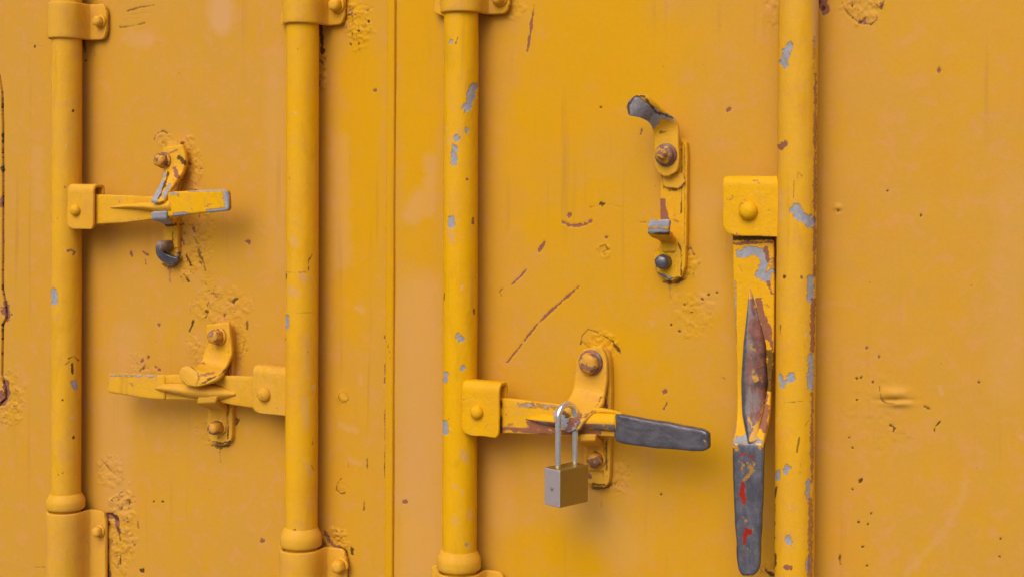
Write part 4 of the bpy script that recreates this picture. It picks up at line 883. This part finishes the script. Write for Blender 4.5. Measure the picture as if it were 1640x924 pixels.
loft("latch_flap", psec((1060, 281, 1074, 281, .021), (1050, 272, 1084, 274, .021), (1046, 255, 1087, 255, .021), (1047, 230, 1086, 228, .021), (1046, 212, 1085, 200, .022), (1040, 199, 1068, 184, .034), (1028, 191, 1050, 166, .050), (1014, 187, 1036, 154, .058), (1006, 184, 1020, 152, .060), (1004, 176, 1010, 158, .060)),
     .005, M_HW, k, .6, r=.0016, wob=.0003, nw=14,
     marks=[('prim', [(1040, 190), (1022, 176), (1008, 172)], 17, 1.0), ('prim', [(1040, 175), (1060, 186), (1086, 190)], 4, 1), ('dark', [(1034, 178), (1022, 168), (1012, 172)], 13, .42), ('dark', [(1058, 212), (1066, 212)], 2, .6), ('dark', [(1008, 182), (1006, 170), (1016, 155), (1032, 155)], 2.0, .8), ('dark', [(1036, 160), (1050, 180), (1086, 192)], 2.0, .8)])
loft("support_lip", psec((1060, 402, 1082, 402, .010), (1058, 390, 1082, 392, .011), (1052, 384, 1078, 386, .018), (1042, 380, 1074, 380, .032), (1037, 374, 1071, 374, .042), (1037, 364, 1071, 363, .045), (1039, 355, 1072, 354, .045)), .006, M_HW, k, .6, n=10, r=.0018, wob=.0003,
     marks=[('prim', [(1038, 358), (1070, 358)], 7, 1), ('prim', [(1038, 370), (1070, 370)], 4, .9), ('dark', [(1038, 374), (1070, 374)], 2, .7)])
bolt(1061, 248, .021, .0086, .012, M_BOLTY, k, .5, stub=True, mat_w=M_RUST)
bolt(1059, 420, .008, .0070, .012, M_GALV, k, .5, washer=False)

# ------------------------------------------------------------------ padlock
ang = math.radians(43)
fd = RGT * math.cos(ang) + FWD * math.sin(ang); fd[2] = 0; fd /= np.linalg.norm(fd)     # along the brass face, away from the viewer
sdv = -RGT * math.sin(ang) + FWD * math.cos(ang); sdv[2] = 0; sdv /= np.linalg.norm(sdv)  # across its thickness, away from the viewer
corner = at(897, 753, .0950)
p_ = empty("padlock", "small brass padlock with a long bright shackle hanging from the handle keeper", "padlock", Vector(corner + fd * .018 + sdv * .010 - np.array([0, 0, .0345])))
Wd, Tk, Ht = .0375, .0205, .0345
V = []
for z in (0, -Ht):
    for a, t in ((0, 0), (Wd, 0), (Wd, Tk), (0, Tk)):
        V.append(corner + fd * a + sdv * t + np.array([0, 0, z]))
V = np.array(V)
F = fix_normals(V, [(0, 1, 2, 3), (7, 6, 5, 4), (0, 4, 5, 1), (1, 5, 6, 2), (2, 6, 7, 3), (3, 7, 4, 0)])
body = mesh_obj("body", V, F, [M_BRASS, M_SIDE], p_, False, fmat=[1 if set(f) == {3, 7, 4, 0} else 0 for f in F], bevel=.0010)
mid = corner + sdv * Tk * .5 - np.array([0, 0, Ht * .5])
lathe("lock_pin", mid - np.array([0, 0, .001]), -fd, [(.0015, -.001), (.0017, .0006), (.0012, .0010)], M_BOLT, body, .5, 16)
pa = corner + fd * .0075 + sdv * Tk * .5; pb = corner + fd * .0300 + sdv * Tk * .5
hs = .046; rad = np.linalg.norm(pb - pa) / 2
path = [pa + np.array([0, 0, z]) for z in np.linspace(-.004, hs - 0, 8)]
cm = (pa + pb) / 2 + np.array([0, 0, hs])
for a in np.linspace(math.pi, 0, 17)[1:-1]: path.append(cm + fd * rad * math.cos(a) + np.array([0, 0, rad * math.sin(a)]))
path += [pb + np.array([0, 0, z]) for z in np.linspace(hs, -.004, 8)]
path = np.array(path)
T = np.gradient(path, axis=0); T /= np.linalg.norm(T, axis=1)[:, None]
V, F = [], []
sg = 16
for i in range(len(path)):
    u = np.cross(T[i], sdv); u /= np.linalg.norm(u)
    for j in range(sg):
        a = 2 * math.pi * j / sg
        V.append(path[i] + .0029 * (u * math.cos(a) + sdv * math.sin(a)))
V = np.array(V)
for i in range(len(path) - 1):
    for j in range(sg):
        F.append((i * sg + j, i * sg + (j + 1) % sg, (i + 1) * sg + (j + 1) % sg, (i + 1) * sg + j))
F.append(tuple(reversed(range(sg)))); F.append(tuple((len(path) - 1) * sg + j for j in range(sg)))
mesh_obj("shackle", V, fix_normals(V, F), M_CHROME, p_, True)
